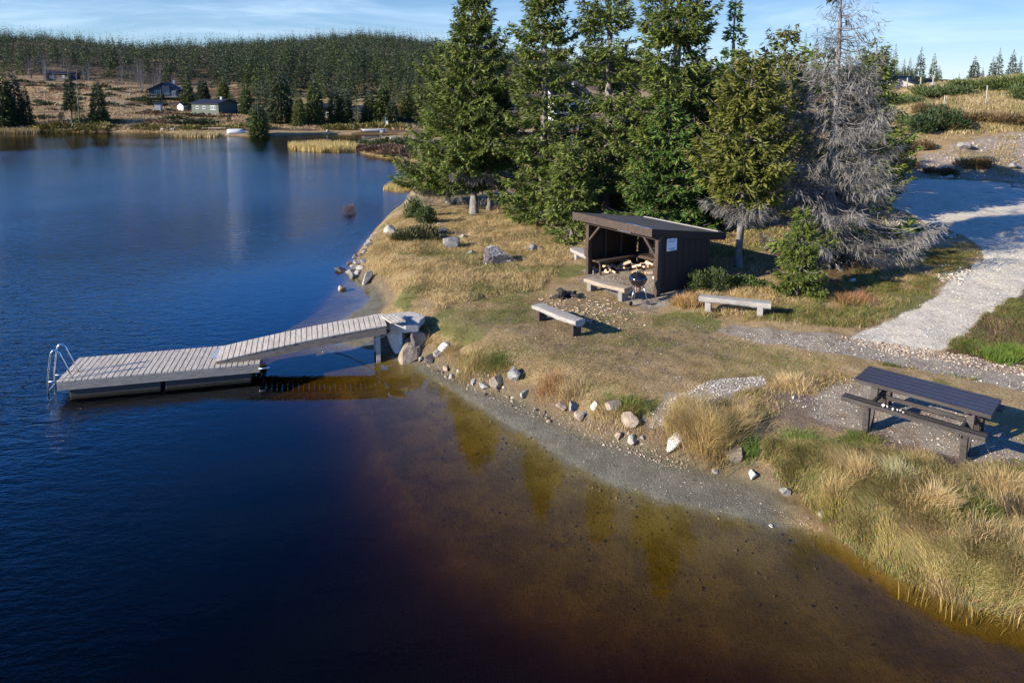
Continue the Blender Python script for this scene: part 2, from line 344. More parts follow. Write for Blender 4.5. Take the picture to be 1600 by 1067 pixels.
# ================================================================== mesh builder for made things
class MB:
    def __init__(s): s.v = []; s.f = []; s.sm = []
    def add(s, vs, fs, sm=False):
        b = len(s.v); s.v += [tuple(v) for v in vs]; s.f += [tuple(b+i for i in f) for f in fs]; s.sm += [sm]*len(fs); return s
    def box(s, c, d, rot=None, taper=1.0):
        c = Vector(c); M = rot or Matrix.Identity(3); vs = []
        for z in (-.5, .5):
            k = taper if z > 0 else 1
            for x, y in ((-.5, -.5), (.5, -.5), (.5, .5), (-.5, .5)):
                vs.append(c+M @ Vector((x*d[0]*k, y*d[1]*k, z*d[2])))
        return s.add(vs, [(0, 3, 2, 1), (4, 5, 6, 7), (0, 1, 5, 4), (1, 2, 6, 5), (2, 3, 7, 6), (3, 0, 4, 7)])
    def bar(s, a, b, w, h, up=(0, 0, 1)):
        a = Vector(a); b = Vector(b); z = (b-a).normalized(); x = z.cross(Vector(up))
        if x.length < 1e-4: x = Vector((1, 0, 0))
        x.normalize(); y = x.cross(z)
        return s.box((a+b)/2, (w, h, (b-a).length), Matrix((x, y, z)).transposed())
    def tube(s, pts, rad, n=8, cap=True):
        pts = [Vector(p) for p in pts]; rad = rad if hasattr(rad, '__len__') else [rad]*len(pts)
        vs = []; u = None
        for i, p in enumerate(pts):
            t = (pts[min(i+1, len(pts)-1)]-pts[max(i-1, 0)]).normalized()
            if u is None: u = t.cross(Vector((.13, .31, 1)) if abs(t.z) < .9 else Vector((1, .1, 0))).normalized()
            u = (u-t*u.dot(t)).normalized(); w = t.cross(u)
            for k in range(n):
                a = 2*math.pi*k/n; vs.append(p+(u*math.cos(a)+w*math.sin(a))*rad[i])
        fs = [(i*n+k, i*n+(k+1) % n, (i+1)*n+(k+1) % n, (i+1)*n+k) for i in range(len(pts)-1) for k in range(n)]
        s.add(vs, fs, True)
        if cap:
            b = len(s.v)-len(vs)
            s.f += [tuple(b+k for k in range(n))[::-1], tuple(b+(len(pts)-1)*n+k for k in range(n))]; s.sm += [False]*2
        return s
    def lathe(s, prof, c=(0, 0, 0), n=28):
        c = Vector(c); vs = [c+Vector((r*math.cos(2*math.pi*k/n), r*math.sin(2*math.pi*k/n), z)) for r, z in prof for k in range(n)]
        return s.add(vs, [(i*n+k, i*n+(k+1) % n, (i+1)*n+(k+1) % n, (i+1)*n+k) for i in range(len(prof)-1) for k in range(n)], True)
    def build(s, name, mat, parent=None, bevel=0, loc=None):
        me = bpy.data.meshes.new(name); me.from_pydata(s.v, [], s.f); me.polygons.foreach_set('use_smooth', s.sm); me.update()
        me.materials.append(mat); o = bpy.data.objects.new(name, me); C.objects.link(o)
        if parent: o.parent = parent
        if loc: o.location = loc
        if bevel:
            b = o.modifiers.new('bevel', 'BEVEL'); b.width = bevel; b.segments = 2; b.limit_method = 'ANGLE'; b.angle_limit = R(40)
        return o
def empty(name, loc, rz=0):
    o = bpy.data.objects.new(name, None); C.objects.link(o); o.location = loc; o.rotation_euler = (0, 0, rz); o.empty_display_size = .2; return o

# ================================================================== plants
rng = np.random.default_rng(7)
def basis(d):
    d = d/np.linalg.norm(d, axis=-1, keepdims=True)
    up = np.array([0, 0, 1.0]); x = np.cross(d, up); n = np.linalg.norm(x, axis=-1, keepdims=True); x = np.where(n < 1e-3, np.array([1.0, 0, 0]), x/np.maximum(n, 1e-6))
    return d, x, np.cross(x, d)
class Tube:
    def __init__(s): s.V = []; s.F = []; s.n = 0
    def add(s, pts, rad, k=5):
        pts = np.asarray(pts, float); rad = np.broadcast_to(rad, len(pts)); t = np.gradient(pts, axis=0); d, x, y = basis(t)
        a = np.arange(k)*2*np.pi/k; r = pts[:, None]+rad[:, None, None]*(x[:, None]*np.cos(a)[None, :, None]+y[:, None]*np.sin(a)[None, :, None])
        m = len(pts); i = (np.arange(m-1)[:, None]*k+np.arange(k)[None]).ravel(); j = (np.arange(m-1)[:, None]*k+(np.arange(k)[None]+1) % k).ravel()
        s.V.append(r.reshape(-1, 3)); s.F.append(np.stack([i, j, j+k, i+k], 1)+s.n); s.n += m*k
    def out(s): return np.concatenate(s.V), np.concatenate(s.F)
def sprays(P0, D, L, Wd, rg, fold=.25):
    """one folded lens-shaped spray per row; returns verts (n,4,3)"""
    d, x, y = basis(D); th = rg.uniform(-.9, .9, len(P0))[:, None]; w = x*np.cos(th)+y*np.sin(th); u = np.cross(w, d)
    m = P0+d*L[:, None]*.45
    return np.stack([P0, m+w*Wd[:, None]*.5-u*Wd[:, None]*fold, P0+d*L[:, None], m-w*Wd[:, None]*.5-u*Wd[:, None]*fold], 1)
M_BARK = pmat('spruce_bark', (.13, .11, .095), (.24, .22, .20), 9, .9, .6, (1, 1, .35), c3=(.06, .05, .045))
M_BARKD = pmat('grey_lichen_bark', (.15, .14, .13), (.26, .25, .235), 9, .9, .5, (1, 1, .4), c3=(.07, .065, .06))
OLIVE = ((.070, .112, .022), (.165, .200, .038)); GREEN = ((.050, .11, .022), (.11, .17, .032)); DARK = ((.045, .075, .022), (.09, .12, .03)); GREY = ((.11, .10, .09), (.23, .215, .195))
def spruce(seed, H, Rd, cb=.1, nb=170, dens=42, lift=.55, gap=.12, col=OLIVE, sl=.26, sw=.085, dead=0.0, prof=.8, name='spruce_tree', lean=(0, 0), bare=0, top=1.0):
    rg = np.random.default_rng(seed)
    T = Tube(); zz = np.linspace(-.15, H, 14); wob = np.cumsum(rg.normal(0, .02, (14, 2)), 0)*H/12; wob[0] = 0
    tr = .018*H*(1-np.clip(zz/H, 0, 1))**.8+.012; tr[0] *= 1.35; tr[1] *= 1.05
    tx = wob[:, 0]+lean[0]*zz; ty = wob[:, 1]+lean[1]*zz
    T.add(np.stack([tx, ty, zz], 1), tr, 8)
    SV = []; SC_ = []; B = Tube()
    ts = cb+(1-cb)*np.sort(rg.uniform(0, 1, nb)**.9); az = np.cumsum(np.full(nb, 2.399))+rg.normal(0, .35, nb)
    for t, a in zip(ts, az):
        if rg.random() < gap: continue
        z = H*t; r = ((1-t)/(1-cb)); pr = Rd*(r**prof)*(.72+.5*rg.random())*(1 if rg.random() > .08 else 1.25)
        pr *= .8+.4*vnoise(a % 6.283*1.2, z*.55, seed)
        if t < cb+.10: pr *= .75
        pr = max(pr, .16)
        el = np.interp(t, [0, .3, .7, 1], [-.30, -.12, .22, .9])+rg.normal(0, .08)
        n = 7; s = np.linspace(0, 1, n); dx, dy = math.cos(a), math.sin(a)
        drop = lift*.28*pr
        rr = pr*s*math.cos(el*.7); bz = z+pr*math.tan(el)*s*.7-drop*np.sin(s*2.2)+.22*pr*s**3
        side = np.cumsum(rg.normal(0, .03*pr, n)); side -= side[0]
        ox, oy = np.interp(z, zz, tx), np.interp(z, zz, ty)
        pts = np.stack([ox+dx*rr-dy*side, oy+dy*rr+dx*side, bz], 1)
        B.add(pts, (.010+(.007 if dead > .5 else .006)*pr)*(1-s*.8), 4)
        isdead = rg.random() < dead or t < bare
        m = int(dens*pr*(pr+.9)*.78)+7
        if isdead: m = int(m*.85)
        s0 = 1-rg.random(m)**.75*.88 if not isdead else rg.uniform(.15, 1, m); sg = rg.choice([-1.0, 1.0], m)
        wmx = (.44*pr*(1-s0)**.7*np.minimum(1, s0*3.2)+.07); lat = wmx*np.sqrt(rg.random(m))
        bp = np.stack([np.interp(s0, s, pts[:, k]) for k in range(3)], 1)
        perp = np.array([-dy, dx, 0]); fw = np.array([dx, dy, 0])
        bp = bp+perp*(sg*lat*.85)[:, None]+fw*(lat*.45)[:, None]; bp[:, 2] -= lat*.30+rg.random(m)*.10*(1 if not isdead else 2.4)
        if t > .72 and isdead: m2 = max(4, m//3); bp, D0 = bp[:m2], 0; s0, sg, lat, m = s0[:m2], sg[:m2], lat[:m2], m2; g = None
        D = perp*(sg*rg.uniform(.2, 1, m))[:, None]+fw*rg.uniform(.25, 1.1, m)[:, None]+rg.normal(0, .28, (m, 3)); D[:, 2] += rg.uniform(-.75, .30, m) if not isdead else rg.uniform(-1.5, .2, m)
        g = rg.uniform(.7, 1.3, m); tip = .6+.6*s0
        if isdead:
            V = sprays(bp, D, sl*1.15*g, sw*.30*rg.uniform(.5, 1.3, m), rg); c = GREY if t < .72 else ((.05, .045, .04), (.12, .11, .10))
        else:
            V = sprays(bp, D, sl*g, sw*g, rg); c = col
        k = np.clip(rg.normal(.45, .3, m)+(s0-.5)*.5, 0, 1)[:, None]; bright = (rg.uniform(.78, 1.2, m)*rg.uniform(.85, 1.15))[:, None]
        cc = (np.array(c[0])*(1-k)+np.array(c[1])*k)*bright
        if not isdead:
            yl = rg.random(m) < .06; cc[yl] = np.array((.17, .13, .06))
        SV.append(V); SC_.append(np.repeat(cc, 4, 0))
    root = empty(name, (0, 0, 0))
    tv, tf = T.out(); bv, bf = B.out()
    mesh_np('trunk', np.concatenate([tv, bv]), [np.concatenate([tf, bf+len(tv)])], mat=M_BARKD if dead > .5 else M_BARK, smooth=True, parent=root)
    V = np.concatenate(SV).reshape(-1, 3); F_ = np.arange(len(V)).reshape(-1, 4)
    mesh_np('crown', V, [F_], cols=np.concatenate(SC_), mat=M_LEAF if dead < .5 else M_TWIG, parent=root)
    return root
def place(root, loc, rz=0, s=1):
    root.location = loc; root.rotation_euler = (0, 0, rz); root.scale = (s, s, s); return root
def dup(root, parts=True):
    c = root.copy(); C.objects.link(c)
    if parts:
        for ch in root.children:
            d = ch.copy(); C.objects.link(d); d.parent = c
    return c
GR = 'spruces on the grassy point around the shelter'
def base(px, py, off=0):
    return Pg(px, py)+Vector((0, 0, off))
def HT(loc, py_top):   # height of a thing at loc whose top is seen at picture row py_top
    D = loc.y; return PD(800, py_top, D).z-loc.z
trees = []
def tr(px, py, ptop, Rd, label, seed, cat='spruce tree', **k):
    l = base(px, py); H = HT(l, ptop) if ptop > -400 else -ptop/100
    t = spruce(seed, H, Rd, **k); place(t, l-Vector((0, 0, .05)), 0); tag(t, label, cat, GR); return t
tr(740, 336, -28, 3.1, 'tall full spruce with bare grey lower trunk, the one nearest the lake', 11, cb=.20, nb=230, dens=50, col=OLIVE, prof=.62, gap=.08, bare=.24)
tr(700, 318, 70, 3.0, 'shorter spruce at the far water edge of the clump, behind the tall lakeside spruce', 12, cb=.12, nb=170, dens=46, col=OLIVE, prof=.55, bare=.16)
tr(764, 328, 115, 2.4, 'leaning slimmer spruce directly right of the bare-trunked lakeside spruce', 13, cb=.2, nb=130, col=DARK, prof=.6, lean=(.02, 0))
tr(848, 348, -96, 2.6, 'tall drooping spruce with branches down to the dry grass, second tall one from the lake', 14, cb=.05, nb=250, dens=46, col=OLIVE, prof=.68, gap=.12)
tr(893, 372, 215, 1.7, 'low spruce growth reaching the grass just left of the shelter roof', 15, cb=.03, nb=100, dens=55, col=OLIVE, prof=.6)
tr(946, 352, -130, 2.45, 'tall gappy spruce with sky showing through, behind the left end of the shelter', 16, cb=.08, nb=230, dens=34, col=OLIVE, prof=.5, gap=.28)
tr(905, 318, 165, 2.2, 'spruce half hidden between two tall ones behind the grass clearing', 17, cb=.05, nb=140, col=OLIVE, prof=.6)
tr(1046, 357, -205, 2.9, 'tallest broad spruce rising directly behind the shelter roof', 18, cb=.05, nb=280, dens=46, col=OLIVE, prof=.6, gap=.1)
tr(1040, 372, 150, 2.5, 'bright green bushy spruce right behind the shelter roof', 19, cb=.03, nb=170, dens=62, col=GREEN, prof=.75, gap=.05, lift=.3)
tr(1136, 352, -22, 1.75, 'young slender spruce with a pointed open top right of the tall ones', 20, cb=.05, nb=130, dens=52, col=GREEN, prof=.95, gap=.1)
tr(1154, 418, 88, 1.75, 'yellow-olive spruce on a crooked bare grey trunk at the right end of the shelter', 21, cb=.30, nb=140, dens=58, col=((.085, .105, .018), (.17, .17, .03)), prof=.42, bare=.36, lean=(.028, 0))
tr(1210, 352, 50, 2.0, 'olive spruce with a blunt bushy top behind the grey dead one', 22, cb=.1, nb=120, dens=48, col=((.085, .10, .018), (.16, .16, .03)), prof=.38, gap=.15)
tr(1288, 405, -48, 2.6, 'big dying spruce of bare grey lichen-hung twigs beside the gravel road', 23, cb=.03, nb=240, dens=44, col=OLIVE, prof=.60, dead=.93, gap=.2, sl=.30, lift=.8, cat='dead tree', name='dying_spruce')
tr(1352, 335, 62, 1.9, 'olive spruce standing close behind the grey dying spruce', 24, cb=.08, nb=130, dens=44, col=OLIVE, prof=.5)
tr(1246, 462, 318, .82, 'small young green spruce in front of the grey dying spruce', 25, cb=.03, nb=90, dens=150, col=((.07, .11, .018), (.14, .17, .03)), prof=.65, sl=.16, sw=.05, gap=.04)
tr(1082, 340, 95, 2.5, 'dark spruce wedged between the tallest spruce and the slender young one', 26, cb=.05, nb=140, col=DARK, prof=.55)
tr(985, 335, 180, 2.0, 'mid-height spruce behind the gap left of the bright green bushy one', 27, cb=.05, nb=130, col=OLIVE, prof=.55)

tr(1312, 300, 105, 2.3, 'dark spruce hidden behind the trunk of the grey dying spruce', 28, cb=.04, nb=150, col=DARK, prof=.6)
tr(1328, 288, 150, 1.5, 'small dark spruce beside the road behind the grey dying spruce', 29, cb=.04, nb=120, col=DARK, prof=.7)
# ---- junipers and low bushes
def bush(seed, rx, ry, h, n, col, name='juniper_bush', sl=.16, sw=.05, upr=.9):
    rg = np.random.default_rng(seed); nc = 5+int(rx*ry*5); c = np.stack([rg.uniform(-.75, .75, nc)*rx, rg.uniform(-.75, .75, nc)*ry, rg.uniform(.1, .5, nc)*h], 1)
    k = rg.integers(0, nc, n); d = rg.normal(0, 1, (n, 3)); d /= np.linalg.norm(d, axis=1)[:, None]; rad = rg.random(n)**.5
    ext = np.array([rx*.42, ry*.42, h*.5])*rg.uniform(.75, 1.25, nc)[k][:, None]
    p = c[k]+d*ext*rad[:, None]; p[:, 2] = np.abs(p[:, 2])
    D = d+np.array([0, 0, upr])+rg.normal(0, .35, (n, 3)); g = rg.uniform(.6, 1.35, n)
    V = sprays(p, D, sl*g, sw*g, rg); q = rg.random(n)[:, None]; cc = (np.array(col[0])*(1-q)+np.array(col[1])*q)*(rg.uniform(.8, 1.2, nc)[k])[:, None]
    root = empty(name, (0, 0, 0))
    mesh_np('foliage', V.reshape(-1, 3), [np.arange(n*4).reshape(-1, 4)], cols=np.repeat(cc, 4, 0), mat=M_LEAF, parent=root)
    T = Tube()
    for i in range(nc):
        T.add([(c[i][0]*.2, c[i][1]*.2, -.05), (c[i][0]*.6, c[i][1]*.6, c[i][2]*.5), tuple(c[i]), tuple(c[i]+np.array([0, 0, .4*h]))], [.02, .016, .01, .004], 4)
    v, f = T.out(); mesh_np('stem', v, [f], mat=M_BARK, parent=root)
    return root
JUN = ((.045, .075, .02), (.12, .15, .05)); HEA = ((.08, .045, .025), (.17, .11, .06))
def bu(px, py, rx, ry, h, n, col, label, seed, cat='juniper bush', name='juniper_bush', **k):
    b = bush(seed, rx, ry, h, n, col, name, **k); place(b, base(px, py)); tag(b, label, cat); return b
bu(1103, 452, .62, .5, .95, 3200, JUN, 'grey-green juniper bush against the dark right wall of the shelter', 31, sl=.12, sw=.035)
bu(1165, 450, .8, .45, .38, 2200, ((.05, .09, .02), (.13, .17, .04)), 'low green bush behind the right-hand log bench', 32, cat='bush', name='low_bush', sl=.12, sw=.04)
bu(648, 372, 1.3, .7, .5, 3500, ((.055, .065, .025), (.13, .12, .05)), 'flat dark juniper in the dry grass of the point, left of the upright rock', 33)
bu(666, 352, .5, .4, .9, 1500, JUN, 'small upright juniper at the water edge under the lakeside spruces', 34)
bu(655, 342, .6, .4, 1.1, 1700, ((.05, .085, .02), (.11, .14, .035)), 'bushy low spruce seedling overhanging the lake left of the clump', 35, cat='bush', name='low_bush')
bu(682, 305, 1.4, .9, 1.9, 4200, ((.05, .085, .02), (.12, .14, .03)), 'broad low spruce bush at the foot of the lakeside spruces', 36, cat='bush', name='low_bush', sl=.22, sw=.07)
bu(548, 372, .38, .3, .55, 700, ((.12, .08, .06), (.22, .16, .12)), 'bare brown twiggy bush standing alone in the water off the point', 37, cat='bush', name='bare_bush', sl=.25, sw=.012) .location.z = -.02
JG = 'junipers on the slope above the road'
for i, (px, py, rx, ry, h, col, lab) in enumerate([
    (1470, 203, 1.5, 1.1, 2.1, ((.025, .05, .018), (.06, .09, .03)), 'dark green juniper, the tall one casting shade above the road'),
    (1425, 198, 1.2, .9, 1.0, JUN, 'low juniper left of the dark tall one on the slope'),
    (1443, 207, 1.1, .9, 1.3, ((.025, .05, .018), (.06, .09, .03)), 'dark juniper lobe touching the tall dark one on its left'),
    (1400, 165, 2.6, 1.3, .9, JUN, 'wide juniper thicket behind the crossed fence stakes'),
    (1470, 150, 2.6, 1.6, 1.0, JUN, 'juniper thicket in the middle of the slope, under the hilltop posts'),
    (1510, 142, 2.2, 1.6, 1.1, ((.05, .08, .02), (.13, .15, .05)), 'juniper thicket just left of the lone fence post'),
    (1580, 142, 2.9, 1.8, 1.5, ((.05, .085, .02), (.13, .16, .04)), 'bright juniper thicket at the right edge of the hilltop'),
    (1602, 158, 1.5, 1.2, 1.3, JUN, 'juniper cut by the right edge, below the lone fence post'),
    (1345, 185, 1.5, 1.0, 1.0, HEA, 'brown shrub behind the grey dying spruce, beside the road')]):
    b = bush(50+i, rx, ry, h, int(1500*rx), col, sl=.26, sw=.09); place(b, base(px, py)); tag(b, lab, 'juniper bush' if i < 8 else 'shrub', JG)
for i, (px, py, rx, ry, h) in enumerate([(1530, 190, 2.4, 1.2, .8), (1590, 196, 2.2, 1.4, 1.0), (1500, 205, 1.2, .8, .6), (1450, 178, 1.5, 1.0, .9), (1395, 262, 1.6, .8, .6), (1468, 274, 1.0, .5, .4), (1515, 262, 1.1, .7, .6), (1430, 232, 1.5, .8, .6), (1365, 245, 1.4, .9, .7)]):
    b = bush(70+i, rx, ry, h, int(1500*rx), ((.10, .06, .03), (.20, .14, .06)), 'heather_clump', .2, .06); place(b, base(px, py))
    tag(b, ['reddish brown heather clump above the pale scree, left one', 'reddish brown heather clump above the pale scree at the right edge', 'small brown heather clump right of the dark juniper', 'brown heather between the juniper thickets on the slope', 'dark heather at the left foot of the shaded scree', 'small heather clump at the road edge under the scree', 'rusty heather clump in the middle of the scree', 'heather below the dark tall juniper, above the scree', 'brown heather between the dying spruce and the scree'][i], 'heather clump', 'heather clumps on the slope')

# ---- grass, as masses of blades
def scatter(poly_px, n, seed):
    rg = np.random.default_rng(seed); poly = [tuple(Pg(a, b))[:2] for a, b in poly_px]; p = np.array(poly); lo, hi = p.min(0), p.max(0); out = []
    got = 0
    while got < n:
        q = rg.uniform(lo, hi, (n*2, 2)); q = q[sdist(q[:, 0], q[:, 1], poly) > 0]; out.append(q); got += len(q)
    return np.concatenate(out)[:n], rg
def blades(xy, rg, h, w, cols, lean=.35, cl=None, z0=0):
    n = len(xy); z = interp(GZ, xy[:, 0], xy[:, 1])-.02+z0; b = np.column_stack([xy, z]); hh = h*rg.uniform(.5, 1.3, n)
    a = rg.uniform(0, 2*np.pi, n); mx = np.column_stack([fbm(xy[:, 0]*3.2, xy[:, 1]*3.2, 91, 2)-.5, fbm(xy[:, 0]*3.2, xy[:, 1]*3.2, 92, 2)-.5])*4.5*lean; ln = rg.normal(0, lean*.65, (n, 2))+mx; pa = rg.uniform(0, np.pi, n)
    wv = np.column_stack([np.cos(pa), np.sin(pa), np.zeros(n)])*(w*rg.uniform(.6, 1.3, n))[:, None]*.5
    mid = b+np.column_stack([ln*hh[:, None]*.35, hh*.6]); tip = b+np.column_stack([ln*hh[:, None]*1.15, hh*.95])
    V = np.stack([b-wv, b+wv, mid+wv*.6, tip, mid-wv*.6], 1)
    cols = np.array(cols); k = rg.integers(0, len(cols), n); nz = fbm(xy[:, 0]*.9, xy[:, 1]*.9, 77)
    # neighbouring blades share a tint
    k = np.clip((nz*1.5-.25+rg.normal(0, .22, n))*len(cols), 0, len(cols)-1).astype(int)
    c = cols[k]*rg.uniform(.75, 1.25, n)[:, None]
    return V, np.repeat(c, 5, 0)
def bfaces(n):
    i = np.arange(n)[:, None]*5; return [np.concatenate([i, i+1, i+2, i+4], 1), np.concatenate([i+4, i+2, i+3], 1)]
GV = []; GC = []
TAN = [(.50, .38, .20), (.45, .33, .16), (.38, .27, .12), (.31, .26, .09), (.20, .22, .06)]
GOLD = [(.60, .46, .24), (.54, .40, .19), (.47, .34, .15), (.38, .29, .12)]
LAWN = [(.42, .31, .16), (.36, .27, .12), (.32, .26, .10), (.22, .22, .06), (.17, .19, .05)]
GRN = [(.26, .20, .07), (.20, .19, .05), (.12, .17, .03), (.09, .15, .025)]
def keep(xy, f): return xy[f > 0]
def field(poly, n, h, w, cols, seed, lean=.35, thr=None, sc=1.1, avoid=True, bank=False):
    xy, rg = scatter(poly, n, seed); sdp = sdist(xy[:, 0], xy[:, 1], [tuple(Pg(a, b))[:2] for a, b in poly])
    xy = xy[sdp > rg.exponential(.22, len(xy))+(fbm(xy[:, 0]*1.4, xy[:, 1]*1.4, seed+9)-.42)*1.3] if not bank else xy
    if thr is not None:
        nz = fbm(xy[:, 0]*sc, xy[:, 1]*sc, seed+5); xy = xy[nz+rg.normal(0, .05, len(xy)) > thr]
    if avoid and not bank:
        g = interp(m_gravel, xy[:, 0], xy[:, 1])+interp(m_track, xy[:, 0], xy[:, 1])+interp(m_dirt, xy[:, 0], xy[:, 1])*.75
        xy = xy[g+rg.normal(0, .2, len(xy)) < .5]
    s = interp(sB, xy[:, 0], xy[:, 1]); xy = xy[s > (.02 if not bank else -.10)]
    V, c = blades(xy, rg, h, w, cols, lean); GV.append(V); GC.append(c)
# tall dry bank grass, right foreground
field([(1275, 815), (1330, 885), (1400, 925), (1500, 965), (1600, 990), (1760, 1050), (1760, 720), (1600, 735), (1500, 735), (1400, 705), (1300, 700), (1200, 690), (1190, 740), (1250, 780)], 170000, .17, .009, TAN+[(.16, .19, .05), (.26, .15, .08)], 101, .50, .36, 1.6, bank=True)
field([(1275, 815), (1330, 885), (1400, 925), (1500, 965), (1600, 990), (1760, 1050), (1760, 720), (1600, 735), (1500, 735), (1400, 705), (1300, 700)], 16000, .30, .008, GOLD, 102, .3, .56, 1.9)
field([(1400, 880), (1500, 925), (1600, 950), (1760, 1000), (1760, 860), (1600, 860), (1480, 850)], 30000, .19, .011, [(.44, .37, .15), (.33, .31, .10), (.50, .40, .20), (.22, .22, .06)], 103, .45, bank=True)
# tussocks: dense clumps of long blades leaning outwards
def tuft(px, py, r, n, h, w, cols, seed):
    rg = np.random.default_rng(seed); c = Pg(px, py); q = rg.normal(0, .45, (n, 2))*r; xy = np.array([c.x, c.y])+q
    V, cc = blades(xy, rg, h, w, cols, .30); out = (q/r*.55*h)[:, None, :]; V[:, 2, :2] += out[:, 0]*.4; V[:, 4, :2] += out[:, 0]*.4; V[:, 3, :2] += out[:, 0]
    GV.append(V); GC.append(cc)
for i, (px, py, r, n, h, c) in enumerate([(1072, 668, .34, 5200, .50, GOLD), (1100, 690, .22, 2200, .40, GOLD), (1118, 690, .30, 5200, .50, GOLD), (1148, 664, .30, 2500, .34, GOLD), (1240, 600, .3, 2500, .2, GOLD), (1305, 775, .16, 700, .5, GOLD), (1300, 800, .12, 500, .42, [(.36, .34, .08), (.44, .36, .12)]), (1345, 745, .16, 800, .44, GOLD),
    (1465, 790, .22, 1500, .42, GOLD), (1405, 745, .25, 1500, .30, [(.56, .52, .30), (.46, .44, .2)]), (1570, 770, .3, 1800, .46, GOLD), (1440, 880, .2, 800, .36, [(.48, .38, .15), (.38, .32, .10)]), (1385, 850, .2, 900, .30, [(.48, .38, .15), (.36, .30, .10)]), (1530, 900, .3, 1100, .28, [(.44, .38, .14), (.30, .29, .08)]), (1590, 905, .25, 1500, .36, TAN), (1345, 690, .3, 1300, .2, GRN), (1245, 690, .35, 1500, .16, [(.12, .20, .03), (.16, .22, .04)]), (1275, 700, .3, 1300, .16, [(.12, .20, .03), (.16, .22, .04)]), (1170, 705, .2, 900, .18, [(.10, .18, .03), (.13, .2, .04)]), (1430, 735, .3, 1500, .24, [(.14, .18, .04), (.2, .22, .06)]), (1520, 790, .3, 1500, .26, [(.14, .18, .04), (.2, .2, .06)]), (1560, 560, .35, 1700, .2, [(.12, .2, .03), (.2, .25, .04)]), (1585, 552, .3, 1200, .2, [(.14, .22, .03), (.2, .25, .04)]), (1520, 545, .4, 1500, .14, GRN),
    (1415, 405, .5, 1700, .22, [(.06, .16, .02), (.09, .2, .03)]), (1430, 360, .35, 900, .14, [(.06, .16, .02), (.09, .2, .03)]), (655, 520, .25, 900, .2, GRN), (735, 572, .35, 1500, .26, TAN), (775, 570, .3, 1000, .2, GRN), (890, 612, .35, 1500, .2, TAN+[(.34, .18, .08)]), (985, 640, .3, 1500, .22, GRN), (860, 605, .3, 1200, .2, [(.40, .22, .10), (.46, .3, .14)]), (1070, 475, .3, 1500, .3, [(.5, .3, .12), (.46, .34, .14)]), (1330, 470, .5, 1500, .25, [(.4, .2, .1), (.3, .2, .08)]), (1600, 800, .3, 1500, .3, [(.12, .09, .07), (.2, .15, .1)]), (1555, 850, .3, 1500, .22, [(.12, .09, .07), (.2, .15, .1)]), (1375, 820, .3, 1500, .24, TAN)]):
    tuft(px, py, r*1.15, n, h*(.72 if px > 1200 and py > 660 else 1), .009 if py > 560 else .014, c, 900+i)
# fringe along the beach bank
field([(630, 555), (700, 588), (780, 612), (870, 655), (930, 684), (1010, 700), (1040, 655), (1000, 640), (900, 610), (820, 580), (760, 555), (700, 520), (655, 510), (632, 530)], 80000, .15, .010, TAN, 105, .4, .40, 1.9)
# lawn
field([(650, 500), (700, 590), (860, 640), (1000, 650), (1150, 600), (1330, 600), (1340, 560), (1150, 530), (1100, 490), (900, 480), (860, 430), (700, 440), (620, 470)], 170000, .045, .012, LAWN, 106, .8, .40, .8)
field([(600, 560), (1000, 700), (1300, 690), (1330, 560), (1100, 480), (860, 430), (620, 440)], 25000, .07, .016, GRN, 107, .6, .55, .7)
field([(1000, 640), (1130, 600), (1200, 600), (1330, 570), (1330, 640), (1200, 680), (1100, 660)], 20000, .11, .014, TAN, 108, .5, .5, 1.3)
field([(700, 480), (760, 560), (1000, 620), (1160, 590), (1150, 520), (1040, 490), (900, 500), (820, 460)], 30000, .035, .022, [(.20, .13, .08), (.30, .21, .13), (.14, .10, .06), (.38, .28, .16)], 117, 1.4, .42, 2.0, avoid=False)
field([(700, 330), (900, 400), (1120, 440), (1300, 450), (1400, 400), (1380, 330)], 20000, .05, .03, [(.14, .09, .05), (.22, .15, .09), (.10, .07, .04)], 118, 1.2, .4, 1.0, avoid=False)
# meadow on the point
field([(566, 440), (600, 470), (680, 490), (860, 450), (900, 400), (880, 345), (700, 325), (640, 330), (600, 350), (575, 380), (560, 410)], 150000, .16, .014, GOLD+TAN[:2]+[(.20, .20, .06)], 109, .55, .33, .9)
# between bench, path and road
field([(1190, 470), (1120, 505), (1320, 522), (1380, 505), (1450, 468), (1490, 438), (1535, 405), (1520, 380), (1400, 390), (1300, 440)], 80000, .14, .012, TAN+GRN+[(.24, .13, .05)], 110, .5, .36, 1.3)
field([(1040, 470), (1090, 455), (1240, 440), (1230, 490), (1100, 500)], 9000, .20, .014, GOLD+GRN[:2], 111, .5, .45, 2)
field([(1456, 530), (1500, 490), (1560, 455), (1600, 440), (1780, 430), (1780, 590), (1600, 572), (1500, 552)], 70000, .12, .012, GRN+[(.20, .12, .06), (.14, .08, .05), (.30, .22, .11)], 112, .6, .38, 1.4)
field([(1340, 570), (1450, 580), (1600, 615), (1780, 680), (1780, 640), (1600, 606), (1450, 570)], 14000, .10, .014, GRN+TAN[:2], 113, .5, .42, 1.6)
# slope above the road: long golden grass
field([(1330, 150), (1480, 128), (1600, 118), (1760, 108), (1760, 200), (1600, 205), (1500, 212), (1430, 245), (1340, 262)], 90000, .33, .05, [(.50, .40, .22), (.44, .34, .17), (.36, .27, .12), (.24, .22, .08)], 114, .4, .40, .35)
field([(1330, 262), (1430, 245), (1520, 215), (1600, 205), (1600, 285), (1400, 275)], 9000, .2, .03, TAN+[(.2, .12, .06)], 115, .5, .55, .7)
field([(700, 320), (1400, 300), (1380, 400), (1200, 430), (900, 420), (880, 345)], 30000, .18, .03, TAN, 116, .5, .45, .6)
V = np.concatenate(GV); n = len(V)
go = mesh_np('grass', V.reshape(-1, 3), bfaces(n), cols=np.concatenate(GC), mat=M_GRASS)
tag(go, 'tall dry golden and green grass growing along the bank and on the lawn', 'grass', kind='stuff')
